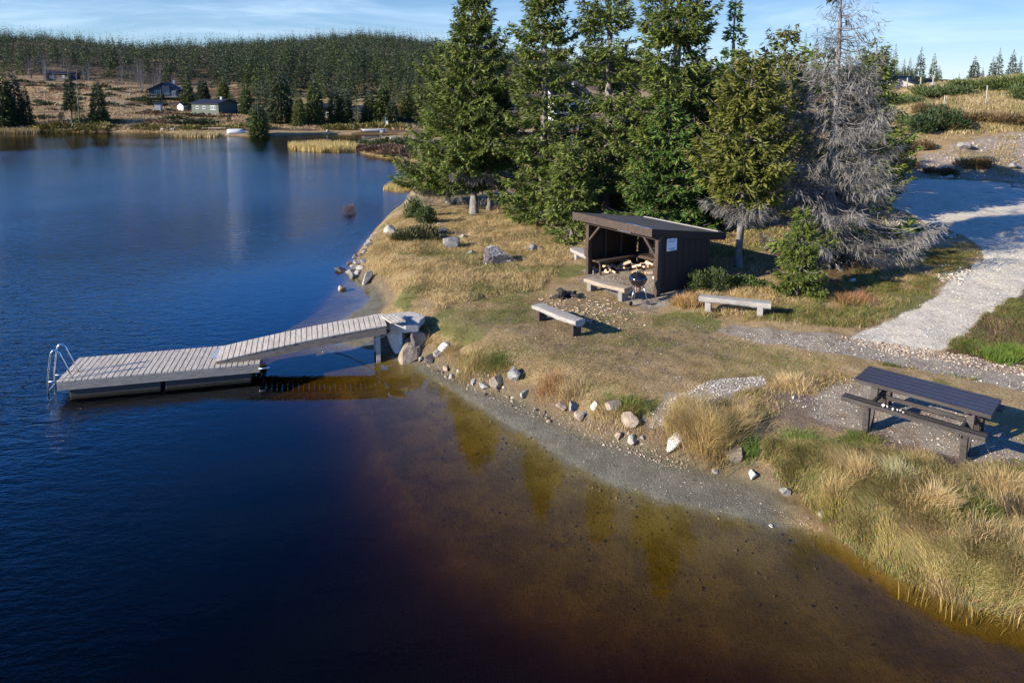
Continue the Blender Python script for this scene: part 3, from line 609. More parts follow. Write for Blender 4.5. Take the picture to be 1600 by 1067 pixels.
# reeds standing in the water
def reeds(poly, n, h, w, cols, seed, label):
    rg = np.random.default_rng(seed); p = np.array([tuple(P(a, b, 0))[:2] for a, b in poly]); lo, hi = p.min(0), p.max(0)
    q = rg.uniform(lo, hi, (n*5, 2)); q = q[(sdist(q[:, 0], q[:, 1], [tuple(x) for x in p])+(fbm(q[:, 0]*.6, q[:, 1]*.6, seed)-.5)*1.2 > 0)][:n]
    V, c = blades(q, rg, h, w, cols, .15); V[..., 2] += (0-.1-interp(GZ, q[:, 0], q[:, 1]))[:, None]
    o = mesh_np('reeds', V.reshape(-1, 3), bfaces(len(V)), cols=c, mat=M_GRASS); tag(o, label, 'reeds', kind='stuff')
RD = [(.55, .42, .16), (.48, .36, .13), (.40, .30, .10)]
reeds([(448, 230), (500, 226), (556, 229), (556, 237), (500, 238), (460, 234)], 5000, .9, .10, RD, 201, 'band of yellow reeds in the water left of the low brown spit')
reeds([(272, 214), (340, 215), (345, 210), (280, 209)], 3500, .8, .12, [(.42, .33, .16), (.36, .27, .12)], 202, 'pale reed bed in front of the far shore, left of the white boat')
reeds([(-20, 209), (60, 209), (62, 206.5), (-20, 206.5)], 2500, .9, .12, [(.30, .22, .10), (.24, .18, .08)], 203, 'brown reeds on the far shore at the left edge')
reeds([(604, 297), (625, 300), (665, 298), (668, 284), (625, 284), (606, 290)], 6000, .42, .03, RD, 204, 'golden reed tuft in the lake beside the lakeside spruces')
reeds([(1395, 925), (1440, 940), (1530, 968), (1600, 985), (1620, 965), (1500, 940), (1430, 912)], 40, .30, .014, RD, 205, 'few thin reed stalks standing in the shallows by the right bank')

# ================================================================== made things
M_WD = pmat('dark_stained_wood', (.022, .016, .013), (.042, .031, .025), 5, .65, .3, (6, 6, .8), c3=(.014, .010, .009), spec=.3)
M_WD2 = pmat('worn_brown_wood', (.045, .031, .024), (.080, .057, .043), 5, .7, .3, (6, 6, .8), c3=(.035, .025, .02), spec=.3)
M_FELT = pmat('roofing_felt', (.045, .048, .055), (.075, .078, .085), 3, .85, .2, c3=(.03, .03, .035))
M_GREYW = pmat('weathered_grey_wood', (.27, .25, .225), (.40, .375, .34), 4, .85, .5, (1.2, 9, 9), c3=(.10, .09, .08))
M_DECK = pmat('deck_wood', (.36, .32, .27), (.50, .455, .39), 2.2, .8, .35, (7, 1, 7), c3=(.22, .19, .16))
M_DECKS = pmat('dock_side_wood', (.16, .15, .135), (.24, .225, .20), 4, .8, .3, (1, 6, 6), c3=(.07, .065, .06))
M_STEEL = pmat('stainless_steel', (.75, .75, .76), (.85, .85, .86), 4, .22, 0, metal=1, c3=(.6, .6, .62))
M_PLATE = pmat('galvanised_plate', (.36, .39, .43), (.44, .47, .51), 5, .5, .1, metal=.3, c3=(.28, .30, .34))
M_CONC = pmat('concrete', (.34, .32, .29), (.46, .44, .40), 3, .85, .3, c3=(.24, .22, .20))
M_ENAM = pmat('black_enamel', (.008, .009, .012), (.012, .013, .017), 3, .12, 0, coat=.6)
M_RUB = pmat('black_rubber', (.02, .02, .02), (.03, .03, .03), 8, .7, .1)
M_TABLE = pmat('dark_table_stain', (.030, .030, .042), (.045, .042, .050), 4, .55, .25, (.7, 7, 7), c3=(.10, .09, .09), spec=.35)
M_TABS = pmat('dark_bench_wood', (.028, .023, .021), (.060, .050, .045), 4, .6, .3, (.7, 7, 7), c3=(.10, .085, .075), spec=.3)
M_WHITE = pmat('white_sheet', (.70, .72, .75), (.76, .78, .80), 3, .5, 0, c3=(.62, .65, .70))
M_INK = pmat('printed_ink', (.12, .16, .24), (.16, .20, .28), 3, .6, 0)
M_CHAR = pmat('charred_wood', (.012, .011, .011), (.035, .032, .03), 9, .85, .7)
M_SPLIT = pmat('split_birch', (.56, .38, .22), (.68, .50, .32), 6, .75, .3, (6, 6, 1), c3=(.40, .24, .12))
M_CHIP = pmat('wood_chip', (.60, .42, .28), (.70, .55, .42), 9, .8, .1)
M_PILE = pmat('fresh_worn_wood', (.27, .215, .16), (.38, .32, .25), 4, .8, .45, (1.2, 9, 9), c3=(.34, .20, .10))

# ---- open shelter
FL = Pg(917, 428); FR = Pg(1024, 464); zg = 1.03
FL.z = FR.z = zg
ex = (FR-FL).normalized(); sw_ = (FR-FL).length
sh = empty('shelter', (FL.x, FL.y, zg), math.atan2(ex.y, ex.x))
tag(sh, 'open-fronted dark brown lean-to shelter with firewood inside and a black felt roof', 'shelter')
Wd, Dp = sw_, 2.6
hf, hb = 2.0, 1.62       # wall heights front and back
def sl_z(y): return hf+.05-(hf-hb)*y/Dp
def wall(name, x0, y0, x1, y1, h0, h1, zb=0.0, mat=M_WD):
    m = MB(); a = Vector((x0, y0, 0)); b = Vector((x1, y1, 0)); L = (b-a).length; n = max(2, int(L/.145)); d = (b-a)/n; nn = Vector((-d.y, d.x, 0)).normalized()
    for i in range(n):
        p = a+d*(i+.5); t = (i+.5)/n; h = h0*(1-t)+h1*t; off = .010*(i % 2)+random.uniform(-.001, .001)
        ang = math.atan2(d.y, d.x); m.box(p+nn*off+Vector((0, 0, (zb+h)/2)), (d.length*.97, .028, h-zb), Matrix.Rotation(ang, 3, 'Z'))
    return m.build(name, mat, sh, .004)
random.seed(3)
wall('right_wall', Wd+.05, .02, Wd+.05, Dp, hf, hb); wall('left_wall', -.05, .02, -.05, Dp, hf, hb); wall('back_wall', 0, Dp+.04, Wd, Dp+.04, hb, hb)
for x in (0, Wd):
    m = MB(); m.bar((x, .06, -.1), (x, .06, hf-.02), .15, .15); m.bar((x, .04, .62), (x, .04, .92), .20, .19); m.bar((x, .045, .95), (x, .045, 1.06), .19, .17); m.build('post', M_WD2, sh, .008)
MB().bar((-.12, .05, hf-.10), (Wd+.14, .05, hf-.10), .13, .16).build('front_beam', M_WD2, sh, .008)
for a, b in (((.06, .05, 1.25), (.62, .05, hf-.16)), ((Wd-.06, .05, 1.25), (Wd-.62, .05, hf-.16))):
    MB().bar(a, b, .075, .09, (0, 1, 0)).build('brace', M_WD2, sh, .006)
for x in (.9, 1.8, 2.6): MB().bar((x, Dp-.03, 0), (x, Dp-.03, hb-.02), .06, .09).build('stud', M_WD2, sh, .004)
for y in (.9, 1.7): MB().bar((.02, y, .02), (.02, y, sl_z(y)-.1), .09, .05).build('stud', M_WD2, sh, .004)
for y in (1.0, 1.75): MB().bar((Wd-.02, y, .02), (Wd-.02, y, sl_z(y)-.1), .09, .05).build('stud', M_WD2, sh, .004)
m = MB()
m.box((.27, 1.35, .47), (.42, 2.4, .05)); m.box((1.75, Dp-.27, .475), (Wd-.6, .42, .05)); m.box((.48, 1.35, .44), (.035, 2.4, .10)); m.box((1.8, Dp-.49, .44), (Wd-.7, .035, .10)); m.box((Wd-.25, 1.2, .47), (.4, 1.6, .05))
for x, y in ((.45, .25), (.45, 1.3), (.5, Dp-.45), (2.2, Dp-.48), (Wd-.5, Dp-.45)): m.box((x, y, .22), (.07, .07, .44))
m.build('corner_bench', M_WD2, sh, .006)
# roof: felt slab, fascias, battens
yf, yb, xl, xr = -.36, Dp+.78, -.40, Wd+.10
def rz_(y): return 2.22-(.56/3.7)*(y-yf)
sl = (rz_(yb)-rz_(yf))/(yb-yf); rot = Matrix.Rotation(math.atan(sl), 3, 'X'); rc = Vector(((xl+xr)/2, (yf+yb)/2, (rz_(yf)+rz_(yb))/2))
Lr = (yb-yf)/math.cos(math.atan(sl))
rf = MB().box(rc, (xr-xl-.05, Lr-.05, .06), rot).build('roof', M_FELT, sh, .006)
m = MB(); m.box((rc.x, yf, rz_(yf)-.10), (xr-xl+.03, .032, .27)); m.build('fascia', M_WD2, rf, .005)
m = MB(); m.box((rc.x, yb, rz_(yb)-.07), (xr-xl+.03, .032, .20)); m.build('fascia', M_WD2, rf, .005)
for x in (xl-.002, xr+.002):
    MB().box((x, rc.y, rc.z-.10), (.030, Lr-.04, .26), rot).build('fascia', M_WD, rf, .005)
m = MB()
for k in range(3): m.box(Vector((xl+.15+(xr-xl-.3)*(k+.5)/3, yb-.13-.01*(k % 2), rz_(yb-.13)+.045)), ((xr-xl-.3)/3-.01, .22, .03), rot)
m.build('roof_edge_board', M_GREYW, rf, .004)
MB().box((xr-.55, yf+.02, rz_(yf)+.045), (1.15, .045, .018)).build('drip_strip', M_STEEL, rf, .003)
m = MB()
for x in np.linspace(xl+.3, xr-.2, 6): m.bar((x, yf+.05, rz_(yf)-.10), (x, yb-.05, rz_(yb)-.10), .06, .11)
m.build('rafter', M_WD, rf)
# notice on the right wall: a white sheet with lines of print (its square code left out)
nb = MB().box((Wd+.085, .62, 1.62), (.018, .48, .42)).build('notice_board', M_WHITE, sh, .003)
m = MB(); X = Wd+.0965
for k, (z, w) in enumerate([(1.785, .30), (1.755, .36), (1.725, .33), (1.695, .20), (1.50, .34), (1.47, .26), (1.44, .18)]): m.box((X, .62, z), (.003, w, .011))
m.build('print', M_INK, nb)
m = MB(); m.box((Wd+.078, .62, 1.845), (.03, .52, .03)); m.build('frame', M_WD, nb)
nb = MB().box((Wd*.56, -.025, hf-.085), (.62, .016, .115)).build('name_board', M_WHITE, sh, .003)
m = MB(); x = Wd*.56-.22
while x < Wd*.56+.22:
    w = random.uniform(.012, .03); m.box((x, -.034, hf-.085+random.uniform(-.004, .004)), (w, .003, random.uniform(.018, .035))); x += w+random.uniform(.006, .014)
m.build('print', M_INK, nb)

# ---- firewood, each split log its own thing
def splitlog(seed):
    rg = random.Random(seed); L = rg.uniform(.28, .38); r = rg.uniform(.055, .085); n = 5; a0 = 0; m = MB(); vs = []
    for e in (-.5, .5):
        vs.append((e*L, 0, 0))
        for k in range(n): a = a0+k*(1.75/(n-1)); q = r*(1+rg.uniform(-.06, .06)); vs.append((e*L+rg.uniform(-.008, .008), q*math.cos(a), q*math.sin(a)))
    c = n+1; fs = [tuple(range(c))[::-1], tuple(range(c, 2*c))]+[(i, (i+1) % c, c+(i+1) % c, c+i) for i in range(c)]
    return m.add(vs, fs).build('firewood', [M_SPLIT, M_SPLIT, M_CHIP, M_PILE][seed % 4], None, .003)
protos = [splitlog(i) for i in range(8)]; used = [False]*8
def T(x, y, z): return sh.matrix_basis @ Vector((x, y, z))
rg = random.Random(5); shrz = sh.rotation_euler.z
cnt = 0
wood_where = []
for k in range(95):
    if k < 46: x, y = rg.uniform(.75, 2.9), rg.uniform(1.45, 2.35); z = .05+.13*rg.randint(0, 2)*(1 if y > 1.7 else .5)
    elif k < 70: x, y = rg.uniform(.2, .65), rg.uniform(.55, 2.1); z = .05+.11*rg.randint(0, 2)
    else: x, y = rg.uniform(Wd-.55, Wd-.15), rg.uniform(.5, 2.1); z = .05+.12*rg.randint(0, 3)
    i = k % 8; o = protos[i] if not used[i] else protos[i].copy()
    if used[i]: C.objects.link(o)
    used[i] = True
    o.location = T(x, y, z); o.rotation_euler = (rg.uniform(0, 6.28), rg.uniform(-.35, .35), shrz+rg.choice([1.57, 1.2, 1.9, .1, .6, 2.6])+rg.uniform(-.3, .3))
    lab = 'split firewood log in the loose heap under the back bench of the shelter' if k < 46 else ('split firewood log lying along the left wall inside the shelter' if k < 70 else 'split firewood log stacked inside the right wall of the shelter, behind the grill')
    tag(o, lab, 'firewood', 'firewood in the shelter, '+('back heap' if k < 46 else 'left wall' if k < 70 else 'right wall'))

# ---- half-log benches
def logbench(a, b, wid, th, legs, label, mat, lm, seed, grp='half-log benches'):
    a = Vector(a); b = Vector(b); L = (b-a).xy.length; rz = math.atan2(b.y-a.y, b.x-a.x); c = (a+b)/2; g = gz(c.x, c.y)
    r = empty('log_bench', (c.x, c.y, g), rz); top = c.z-g; rg = random.Random(seed); n = 22; k = 12; m = MB(); vs = []
    for i in range(n):
        s = i/(n-1); x = (s-.5)*L; w = wid*(1+.08*math.sin(s*9+seed)+rg.uniform(-.03, .03)); t = th*(1+.10*math.sin(s*7+seed*2)+rg.uniform(-.05, .05)); bend = .03*math.sin(s*3.1+seed)
        vs += [(x, bend-w/2, top-.004), (x, bend-w/6, top+.002), (x, bend+w/6, top+.002), (x, bend+w/2, top-.004)]
        for j in range(1, k-3): an = math.pi*j/(k-3); vs.append((x, bend+w/2*math.cos(an)*1.02, top-.015-t*math.sin(an)**.55))
    fs = [(i*k+j, i*k+(j+1) % k, (i+1)*k+(j+1) % k, (i+1)*k+j) for i in range(n-1) for j in range(k)]+[tuple(range(k)), tuple(range((n-1)*k, n*k))[::-1]]
    m.add(vs, fs, False); o = m.build('seat', mat, r, .012); o.data.materials[0] = mat
    for e in (-1, 1):
        ll = MB(); ll.box((e*L*legs, 0, (top-th*.6)/2-.03), (.17, wid*.8, top-th*.6+.1)); ll.build('leg', lm, r, .012)
    tag(r, label, 'bench', grp); return r
logbench(P(838, 475, 1.37), P(908, 500, 1.37), .40, .17, .38, 'grey half-log bench alone in the middle of the trampled lawn', M_GREYW, M_WD2, 2)
logbench(P(918, 433, 1.40), P(982, 450, 1.39), .42, .18, .38, 'half-log bench with a warm orange-brown edge in front of the shelter opening', M_PILE, M_DECKS, 3)
logbench(P(1092, 461, 1.46), P(1205, 472, 1.48), .34, .19, .36, 'long pale half-log bench right of the shelter, in front of the junipers', M_GREYW, M_GREYW, 4)
logbench(P(899, 387, 1.46), P(932, 403, 1.46), .46, .20, .3, 'grey half-log bench half hidden behind the left post of the shelter', M_GREYW, M_GREYW, 5)

# ---- kettle grill
gp = Pg(996, 475); gr = empty('kettle_grill', gp, R(20)); tag(gr, 'round black kettle grill on three legs standing in front of the shelter', 'grill')
zc = .80
b_ = MB().lathe([(.001, zc-.25), (.10, zc-.235), (.19, zc-.18), (.25, zc-.10), (.28, zc), (.29, zc+.004), (.27, zc+.005)]).build('bowl', M_ENAM, gr)
l_ = MB().lathe([(.292, zc+.0), (.292, zc+.03), (.27, zc+.09), (.21, zc+.155), (.12, zc+.195), (.001, zc+.205)]).build('lid', M_ENAM, gr)
m = MB(); m.tube([(-.07, 0, zc+.19), (-.06, 0, zc+.26), (.06, 0, zc+.26), (.07, 0, zc+.19)], .012, 6); m.build('handle', M_STEEL, l_)
MB().lathe([(.03, zc+.20), (.034, zc+.215), (.0, zc+.22)], (.1, .04, -.02), 10).build('vent', M_STEEL, l_)
MB().lathe([(.001, zc-.42), (.09, zc-.42), (.10, zc-.27), (.08, zc-.25)], n=16).build('ash_can', pmat('rusty_can', (.22, .12, .08), (.32, .2, .15), 8), gr)
for k, a in enumerate((200, 320, 80)):
    a = R(a); p0 = Vector((.17*math.cos(a), .17*math.sin(a), zc-.18)); p1 = Vector((.33*math.cos(a), .33*math.sin(a), .07 if k < 2 else .01))
    lg = MB().tube([p0, p1], .014, 8).build('leg', M_STEEL, gr)
    if k < 2:
        w = MB(); t_ = Vector((-math.sin(a), math.cos(a), 0)); w.tube([p1-t_*.022+Vector((0, 0, 0)), p1+t_*.022], .07, 16); w.build('wheel', M_RUB, gr)

# ---- fire pit of charred logs
fp = Pg(884, 464)
for k in range(11):
    rg = random.Random(k+40); a = rg.uniform(0, 3.14); d = Vector((math.cos(a), math.sin(a), rg.uniform(-.15, .3)))*rg.uniform(.16, .30); c = fp+Vector((rg.uniform(-.32, .32), rg.uniform(-.22, .22), .07+.05*(k % 3)))
    pale = k in (3, 7)
    o = MB().tube([c-d-c, c-d*.3-c+Vector((0, 0, .01)), d], [.05, .06, .045], 7).build('charred_log', M_SPLIT if pale else M_CHAR, None, 0, c)
    tag(o, ['pale cut log end at the left of the charred fire heap', 'pale split log at the right of the charred fire heap'][k == 7] if pale else 'blackened log in the small heap of the old camp fire on the lawn', 'log', 'logs of the old camp fire')
ash = MB(); 
rg = random.Random(9)
for k in range(60): ash.box(fp+Vector((rg.gauss(0, .35), rg.gauss(0, .25), .015)), (rg.uniform(.02, .09), rg.uniform(.02, .05), .02), Matrix.Rotation(rg.uniform(0, 3), 3, 'Z'))
tag(ash.build('charcoal', M_CHAR), 'bits of charcoal scattered round the old camp fire', 'charcoal', kind='stuff')
rg = random.Random(19); m = MB(); c1 = Pg(905, 482); c2 = Pg(935, 493)
for k in range(190):
    c = (c1 if rg.random() < .5 else c2)+Vector((rg.gauss(0, .7), rg.gauss(0, .6), 0)); c.z = gz(c.x, c.y)+.02
    m.box(c, (rg.uniform(.02, .10), rg.uniform(.015, .04), .012), Matrix.Rotation(rg.uniform(0, 3), 3, 'Z') @ Matrix.Rotation(rg.uniform(-.4, .4), 3, 'X'))
tag(m.build('wood_chips', M_CHIP), 'pale wood chips strewn on the ground between the lone bench and the fire heap', 'wood chips', kind='stuff')

# ---- picnic table
A = P(1333, 591, 1.75); B = P(1533, 646, 1.75); A2 = P(1368, 574.4, 1.75); B2 = P(1569, 625, 1.75)
c = (A+B+A2+B2)/4; d = ((B-A)+(B2-A2)); rz = math.atan2(d.y, d.x); Lt = 2.40; Wt = .92
g = gz(c.x, c.y); pt = empty('picnic_table', (c.x, c.y, g), rz); ht = 1.75-g
tag(pt, 'long dark brown wooden picnic table with two fixed benches on the gravel patch', 'picnic table')
m = MB()
for k in range(5): m.box((0, -Wt/2+Wt*(k+.5)/5, ht-.02), (Lt+random.uniform(-.01, .01), Wt/5-.0025, .045))
tt = m.build('table_top', M_TABLE, pt, .004)
MB().box((0, -Wt/2-.002, ht-.03), (Lt, .03, .075)).build('edge_board', M_TABS, tt, .004); MB().box((0, Wt/2+.002, ht-.03), (Lt, .03, .075)).build('edge_board', M_TABS, tt, .004)
for s in (-1, 1):
    m = MB()
    for q in (0, 1): m.box((-.04, s*(Wt/2+.30+.125*q-.06), ht-.30), (Lt+.1, .118, .05))
    bn = m.build('bench_seat', M_TABS, pt, .005)
    MB().box((-.04, s*(Wt/2+.43), ht-.31), (Lt+.1, .028, .085)).build('edge_board', M_TABS, bn, .004)
    for x in (-.85, .85):
        MB().bar((x, s*.17, ht-.05), (x, s*.48, -.06), .07, .13, (1, 0, 0)).build('leg', M_TABS, pt, .006)
        MB().box((x+.02, s*(Wt/2+.27), (ht-.33)/2-.03), (.11, .13, ht-.33+.04)).build('bench_block', M_TABS, pt, .006)
for x in (-.78, .78):
    MB().box((x, 0, ht-.085), (.05, Wt-.1, .08)).build('cross_beam', M_TABS, pt, .005); MB().box((x, 0, ht-.36), (.05, Wt+.9, .09)).build('cross_beam', M_TABS, pt, .005)
MB().box((0, 0, ht-.40), (1.5, .06, .08)).build('stretcher', M_TABS, pt, .005)
PTM = Matrix.Translation(pt.location) @ Matrix.Rotation(rz, 4, 'Z')

# ---- rocks
def rockmat(name, c1, c2, c3, vein=False):
    m = pmat(name, tuple(x*.62 for x in c1), tuple(x*.72 for x in c2), 4.5, .9, 1.0, c3=tuple(x*.7 for x in c3))
    return m
M_RK = [rockmat('grey_rock', (.24, .235, .225), (.38, .37, .35), (.12, .115, .11)), rockmat('pale_rock', (.38, .355, .32), (.50, .47, .43), (.24, .22, .19)), rockmat('buff_rock', (.36, .28, .20), (.46, .37, .28), (.22, .17, .12)), rockmat('dark_rock', (.10, .085, .08), (.17, .15, .14), (.05, .045, .045)), rockmat('white_rock', (.80, .77, .72), (.90, .87, .82), (.45, .42, .38))]
def rock(seed, dims, mat, loc, rot=(0, 0, 0), name='rock', sub=3, cuts=14):
    import bmesh
    rg = np.random.default_rng(seed); bm = bmesh.new(); bmesh.ops.create_icosphere(bm, subdivisions=sub, radius=1)
    v = np.array([x.co for x in bm.verts]); 
    for k in range(cuts):
        nrm = rg.normal(0, 1, 3); nrm /= np.linalg.norm(nrm); o = rg.uniform(.45, .8); d = v @ nrm-o; v = v-np.clip(d, 0, None)[:, None]*nrm
    v = v*(1+.05*(fbm(v[:, 0]*3+v[:, 2]*2+9, v[:, 1]*3+9, seed)-.5)[:, None]*2)
    for x, c_ in zip(bm.verts, v): x.co = Vector(c_)*1
    for x in bm.verts: x.co = Vector((x.co.x*dims[0]*.62, x.co.y*dims[1]*.62, x.co.z*dims[2]*.62))
    me = bpy.data.meshes.new(name); bm.to_mesh(me); bm.free(); me.polygons.foreach_set('use_smooth', [False]*len(me.polygons)); me.materials.append(mat)
    o = bpy.data.objects.new(name, me); C.objects.link(o); o.location = loc; o.rotation_euler = rot; return o
def rk(px, py, dims, mi, label, seed, rot=None, sink=.25, water=False, cat='rock', group=None):
    l = Pg(px, py, water); rg = random.Random(seed)
    o = rock(seed, dims, M_RK[mi] if isinstance(mi, int) else mi, l+Vector((0, 0, dims[2]*(.5-sink))), rot or (rg.uniform(-.2, .2), rg.uniform(-.2, .2), rg.uniform(0, 6)), 'boulder' if max(dims) > .6 else 'rock')
    return tag(o, label, cat, group)
M_VEIN = bpy.data.materials.new('veined_rock'); t = NT(M_VEIN)
tc = t.n('ShaderNodeTexCoord'); v = tc.outputs['Object']; nz = t.noise(v, 2.2, 3, .5); n2 = t.noise(v, 9, 5, .6)
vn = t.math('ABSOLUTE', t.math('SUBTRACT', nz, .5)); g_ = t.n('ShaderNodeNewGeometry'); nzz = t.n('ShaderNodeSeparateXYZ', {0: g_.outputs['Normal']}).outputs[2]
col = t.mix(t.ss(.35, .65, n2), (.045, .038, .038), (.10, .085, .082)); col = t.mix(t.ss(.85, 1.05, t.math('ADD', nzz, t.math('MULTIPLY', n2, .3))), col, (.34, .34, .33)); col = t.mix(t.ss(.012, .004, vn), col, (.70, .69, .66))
oz = t.n('ShaderNodeSeparateXYZ', {0: v}).outputs[2]; col = t.mix(t.ss(-.17, -.22, oz), col, (.55, .36, .18))
pp = t.n('ShaderNodeBsdfPrincipled', {'Base Color': col, 'Roughness': .85, 'Normal': t.n('ShaderNodeBump', {'Strength': .6, 'Distance': .03, 'Height': n2}).outputs[0]}); t.L(pp.outputs[0], t.n('ShaderNodeOutputMaterial').inputs[0])
rk(775, 411, (1.55, .9, .85), M_VEIN, 'largest boulder on the lawn, dark with white veins and a pale flat top', 301, (0.05, 0, .35), .28, cat='boulder')
rk(702, 388, (.75, .55, .75), 0, 'upright grey rock in the dry grass with a dark overhanging side', 302, (.2, .35, .3), .2)
rk(735, 398, (.5, .35, .22), 0, 'small flat grey rock between the upright rock and the veined boulder', 303)
rk(723, 372, (.6, .4, .25), 0, 'low grey rock below the juniper on the point', 304)
rk(664, 372, (.7, .4, .22), 1, 'pale rock on the bare patch left of the trunk', 305); rk(688, 352, (.45, .3, .2), 4, 'white stone beside the roots of the bare-trunked spruce', 306); rk(694, 362, (.6, .35, .28), 0, 'knobbly grey rock above the upright rock', 307)
rk(610, 366, (.8, .6, .5), 1, 'pale flat rock on the shore edge at the tip of the point', 308)
rk(573, 443, (.35, .3, .75), 1, 'upright pale pointed stone where the beach starts, under the point', 309, (.2, .3, .5)); 
GPT = 'stones heaped along the waterline of the point'
for i, (px, py, s, mi) in enumerate([(548, 428, .5, 0), (556, 422, .4, 0), (545, 412, .35, 3), (561, 412, .45, 1), (556, 404, .4, 0), (566, 402, .5, 3), (570, 395, .35, 0), (552, 417, .28, 1), (563, 422, .4, 1), (574, 386, .5, 0), (577, 378, .35, 0), (550, 434, .34, 0), (560, 430, .4, 1), (570, 392, .3, 3), (568, 410, .38, 0), (583, 372, .4, 1)]):
    rk(px, py, (s, s*.75, s*.6), mi, {0: 'grey stone in the jumble along the waterline of the point', 1: 'pale stone in the jumble along the waterline of the point', 3: 'dark stone in the jumble along the waterline of the point'}[mi], 320+i, sink=.3, water=True, group=GPT)
rk(533, 423, (.5, .35, .22), 3, 'dark flat stone standing alone in the water off the point', 340, sink=.35, water=True); rk(534, 452, (.34, .28, .22), 1, 'pale rounded stone alone in the shallow water above the pier', 341, sink=.35, water=True)
# stone pier abutment with concrete landing
ca = P(634, 497, 1.02)
m = MB(); Q = [P(583, 491, 1.0), P(612, 489, 1.0), P(640, 487, 1.02), P(655, 489, 1.02), P(664, 495, 1.0), P(657, 500, 1.0), P(654, 507, .99), P(634, 509, .99), P(609, 506, 1.0), P(598, 497, 1.0)]
cz_ = sum((q for q in Q), Vector())/len(Q); n = len(Q)
vs = [(q-cz_) for q in Q]+[(q-cz_)*.98-Vector((0, 0, .22)) for q in Q]
m.add(vs, [tuple(range(n))[::-1], tuple(range(n, 2*n))]+[(i, (i+1) % n, n+(i+1) % n, n+i) for i in range(n)])
o = m.build('concrete_landing', M_CONC, None, .01, cz_); tag(o, 'broken-edged grey concrete slab at the land end of the pier', 'landing')
o = rock(351, (.62, .5, 1.75), M_RK[4], P(623, 552, 0)+Vector((0, .12, .28)), (0, .03, .25), 'boulder', 3, 12); tag(o, 'tall white-faced stone block holding up the concrete landing', 'boulder')
o = rock(352, (.8, .8, .85), M_RK[2], P(638, 561, .05)+Vector((.0, .15, .12)), (.5, .5, .9), 'boulder'); tag(o, 'orange-buff angular boulder under the concrete landing', 'boulder')
o = rock(353, (1.0, .9, .8), M_RK[3], P(600, 549, 0)+Vector((.25, .55, .35)), (0, 0, .4), 'boulder'); tag(o, 'dark boulder in the shade under the land end of the gangway', 'boulder')
rk(652, 545, (.6, .5, .6), 3, 'dark boulder right of the orange-buff one', 354); rk(636, 516, (.35, .3, .3), 0, 'dark grey stone on the edge of the concrete landing', 355)
sh_st = [(692, 545, .5, .3, 4, 'white broken stone in the bank grass right of the landing'), (684, 556, .4, .3, 1, 'pale stone on the bank edge just below the white broken one'), (672, 566, .5, .4, 3, 'dark red-brown stone at the foot of the bank by the landing'), (658, 563, .3, .2, 1, 'pale small stone on the beach under the landing bank'), (697, 577, .4, .3, 2, 'buff stone where the bank meets the beach, left part'), (706, 590, .3, .2, 1, 'small pale stone at the beach edge left of the boulder trio'),
 (740, 601, .28, .22, 1, 'small cream stone with a shaded side left of the grey flat one'), (756, 606, .42, .25, 0, 'flat grey stone at the foot of the bank beside the cream boulder'), (777, 603, .6, .5, 2, 'cream triangular boulder at the foot of the bank'), (804, 592, .5, .6, 0, 'tall grey boulder leaning on the bank right of the cream one'), (818, 619, .28, .3, 1, 'small upright pale stone right of the tall grey boulder'),
 (880, 638, .5, .25, 2, 'flat buff stone half buried in the brown bank'), (896, 640, .45, .3, 0, 'grey-brown stone in the eroded bank'), (905, 655, .36, .36, 2, 'buff pointed stone at the beach edge, mid bank'), (929, 637, .28, .26, 4, 'white block high in the eroded bank'), (912, 648, .16, .14, 4, 'small white pebble in the eroded bank'), (956, 640, .6, .4, 2, 'buff boulder under a grass tuft on the bank'), (983, 660, .6, .45, 2, 'large buff boulder at the end of the pale gravel patch'),
 (966, 684, .3, .28, 2, 'round buff stone next to the white-topped one at the beach edge'), (987, 689, .36, .3, 1, 'white-topped round stone at the beach edge'), (1004, 686, .16, .14, 1, 'small pinkish stone right of the white-topped one'),
 (1147, 716, .62, .42, 2, 'flat-topped buff stone between the golden tussocks and green tufts'), (1176, 745, .30, .24, 4, 'small white pointed stone low on the bank'), (1228, 772, .34, .26, 0, 'rounded pale grey stone at the right end of the beach'), (1285, 806, .3, .2, 1, 'flat pale stone at the last corner of the beach'), (1117, 738, .2, .15, 1, 'little pale stone at the foot of the golden tussock'), (1240, 622, .12, .1, 4, 'single white pebble left of the picnic table'), (1333, 441, .34, .28, 4, 'bright white stone in the grass below the dying spruce'), (1205, 822, .12, .06, 4, 'white pebble at the waterline, right part of the beach')]
for i, (px, py, w, h, mi, lab) in enumerate(sh_st): rk(px, py, (w*.72, w*.6, h*.75), mi, lab, 360+i, sink=.3, group=None)
# long white slab lying down the bank
a = Pg(1046, 706)+Vector((0, 0, .05)); b = Pg(1072, 672)+Vector((0, 0, .10)); d = b-a
o = rock(398, (d.length*1.1, .28, .24), M_RK[4], (a+b)/2, (0, -math.asin(d.z/d.length), math.atan2(d.y, d.x)), 'boulder'); tag(o, 'long narrow white slab lying down the bank beside the golden tussock', 'boulder')
for i, (px, py, w, h, mi, lab) in enumerate([(1505, 233, 1.0, .7, 0, 'largest grey boulder on the shaded scree above the road'), (1396, 243, .6, .4, 0, 'grey rock at the left end of the shaded scree'), (1484, 278, .5, .25, 1, 'pale rock at the road edge under the scree'), (1582, 262, .8, .5, 0, 'grey rock on the sunlit scree near the right edge'), (1590, 292, .8, .35, 0, 'grey rock lying on the verge at the right edge of the road'), (1424, 250, .4, .25, 0, 'small grey rock in the shade of the dark juniper'), (1457, 135, .9, .5, 1, 'pale rock at the hilltop between the fence posts'), (1448, 141, .7, .4, 1, 'pale rock on the hilltop left of the taller one')]):
    rk(px, py, (w, w*.8, h), mi, lab, 420+i)
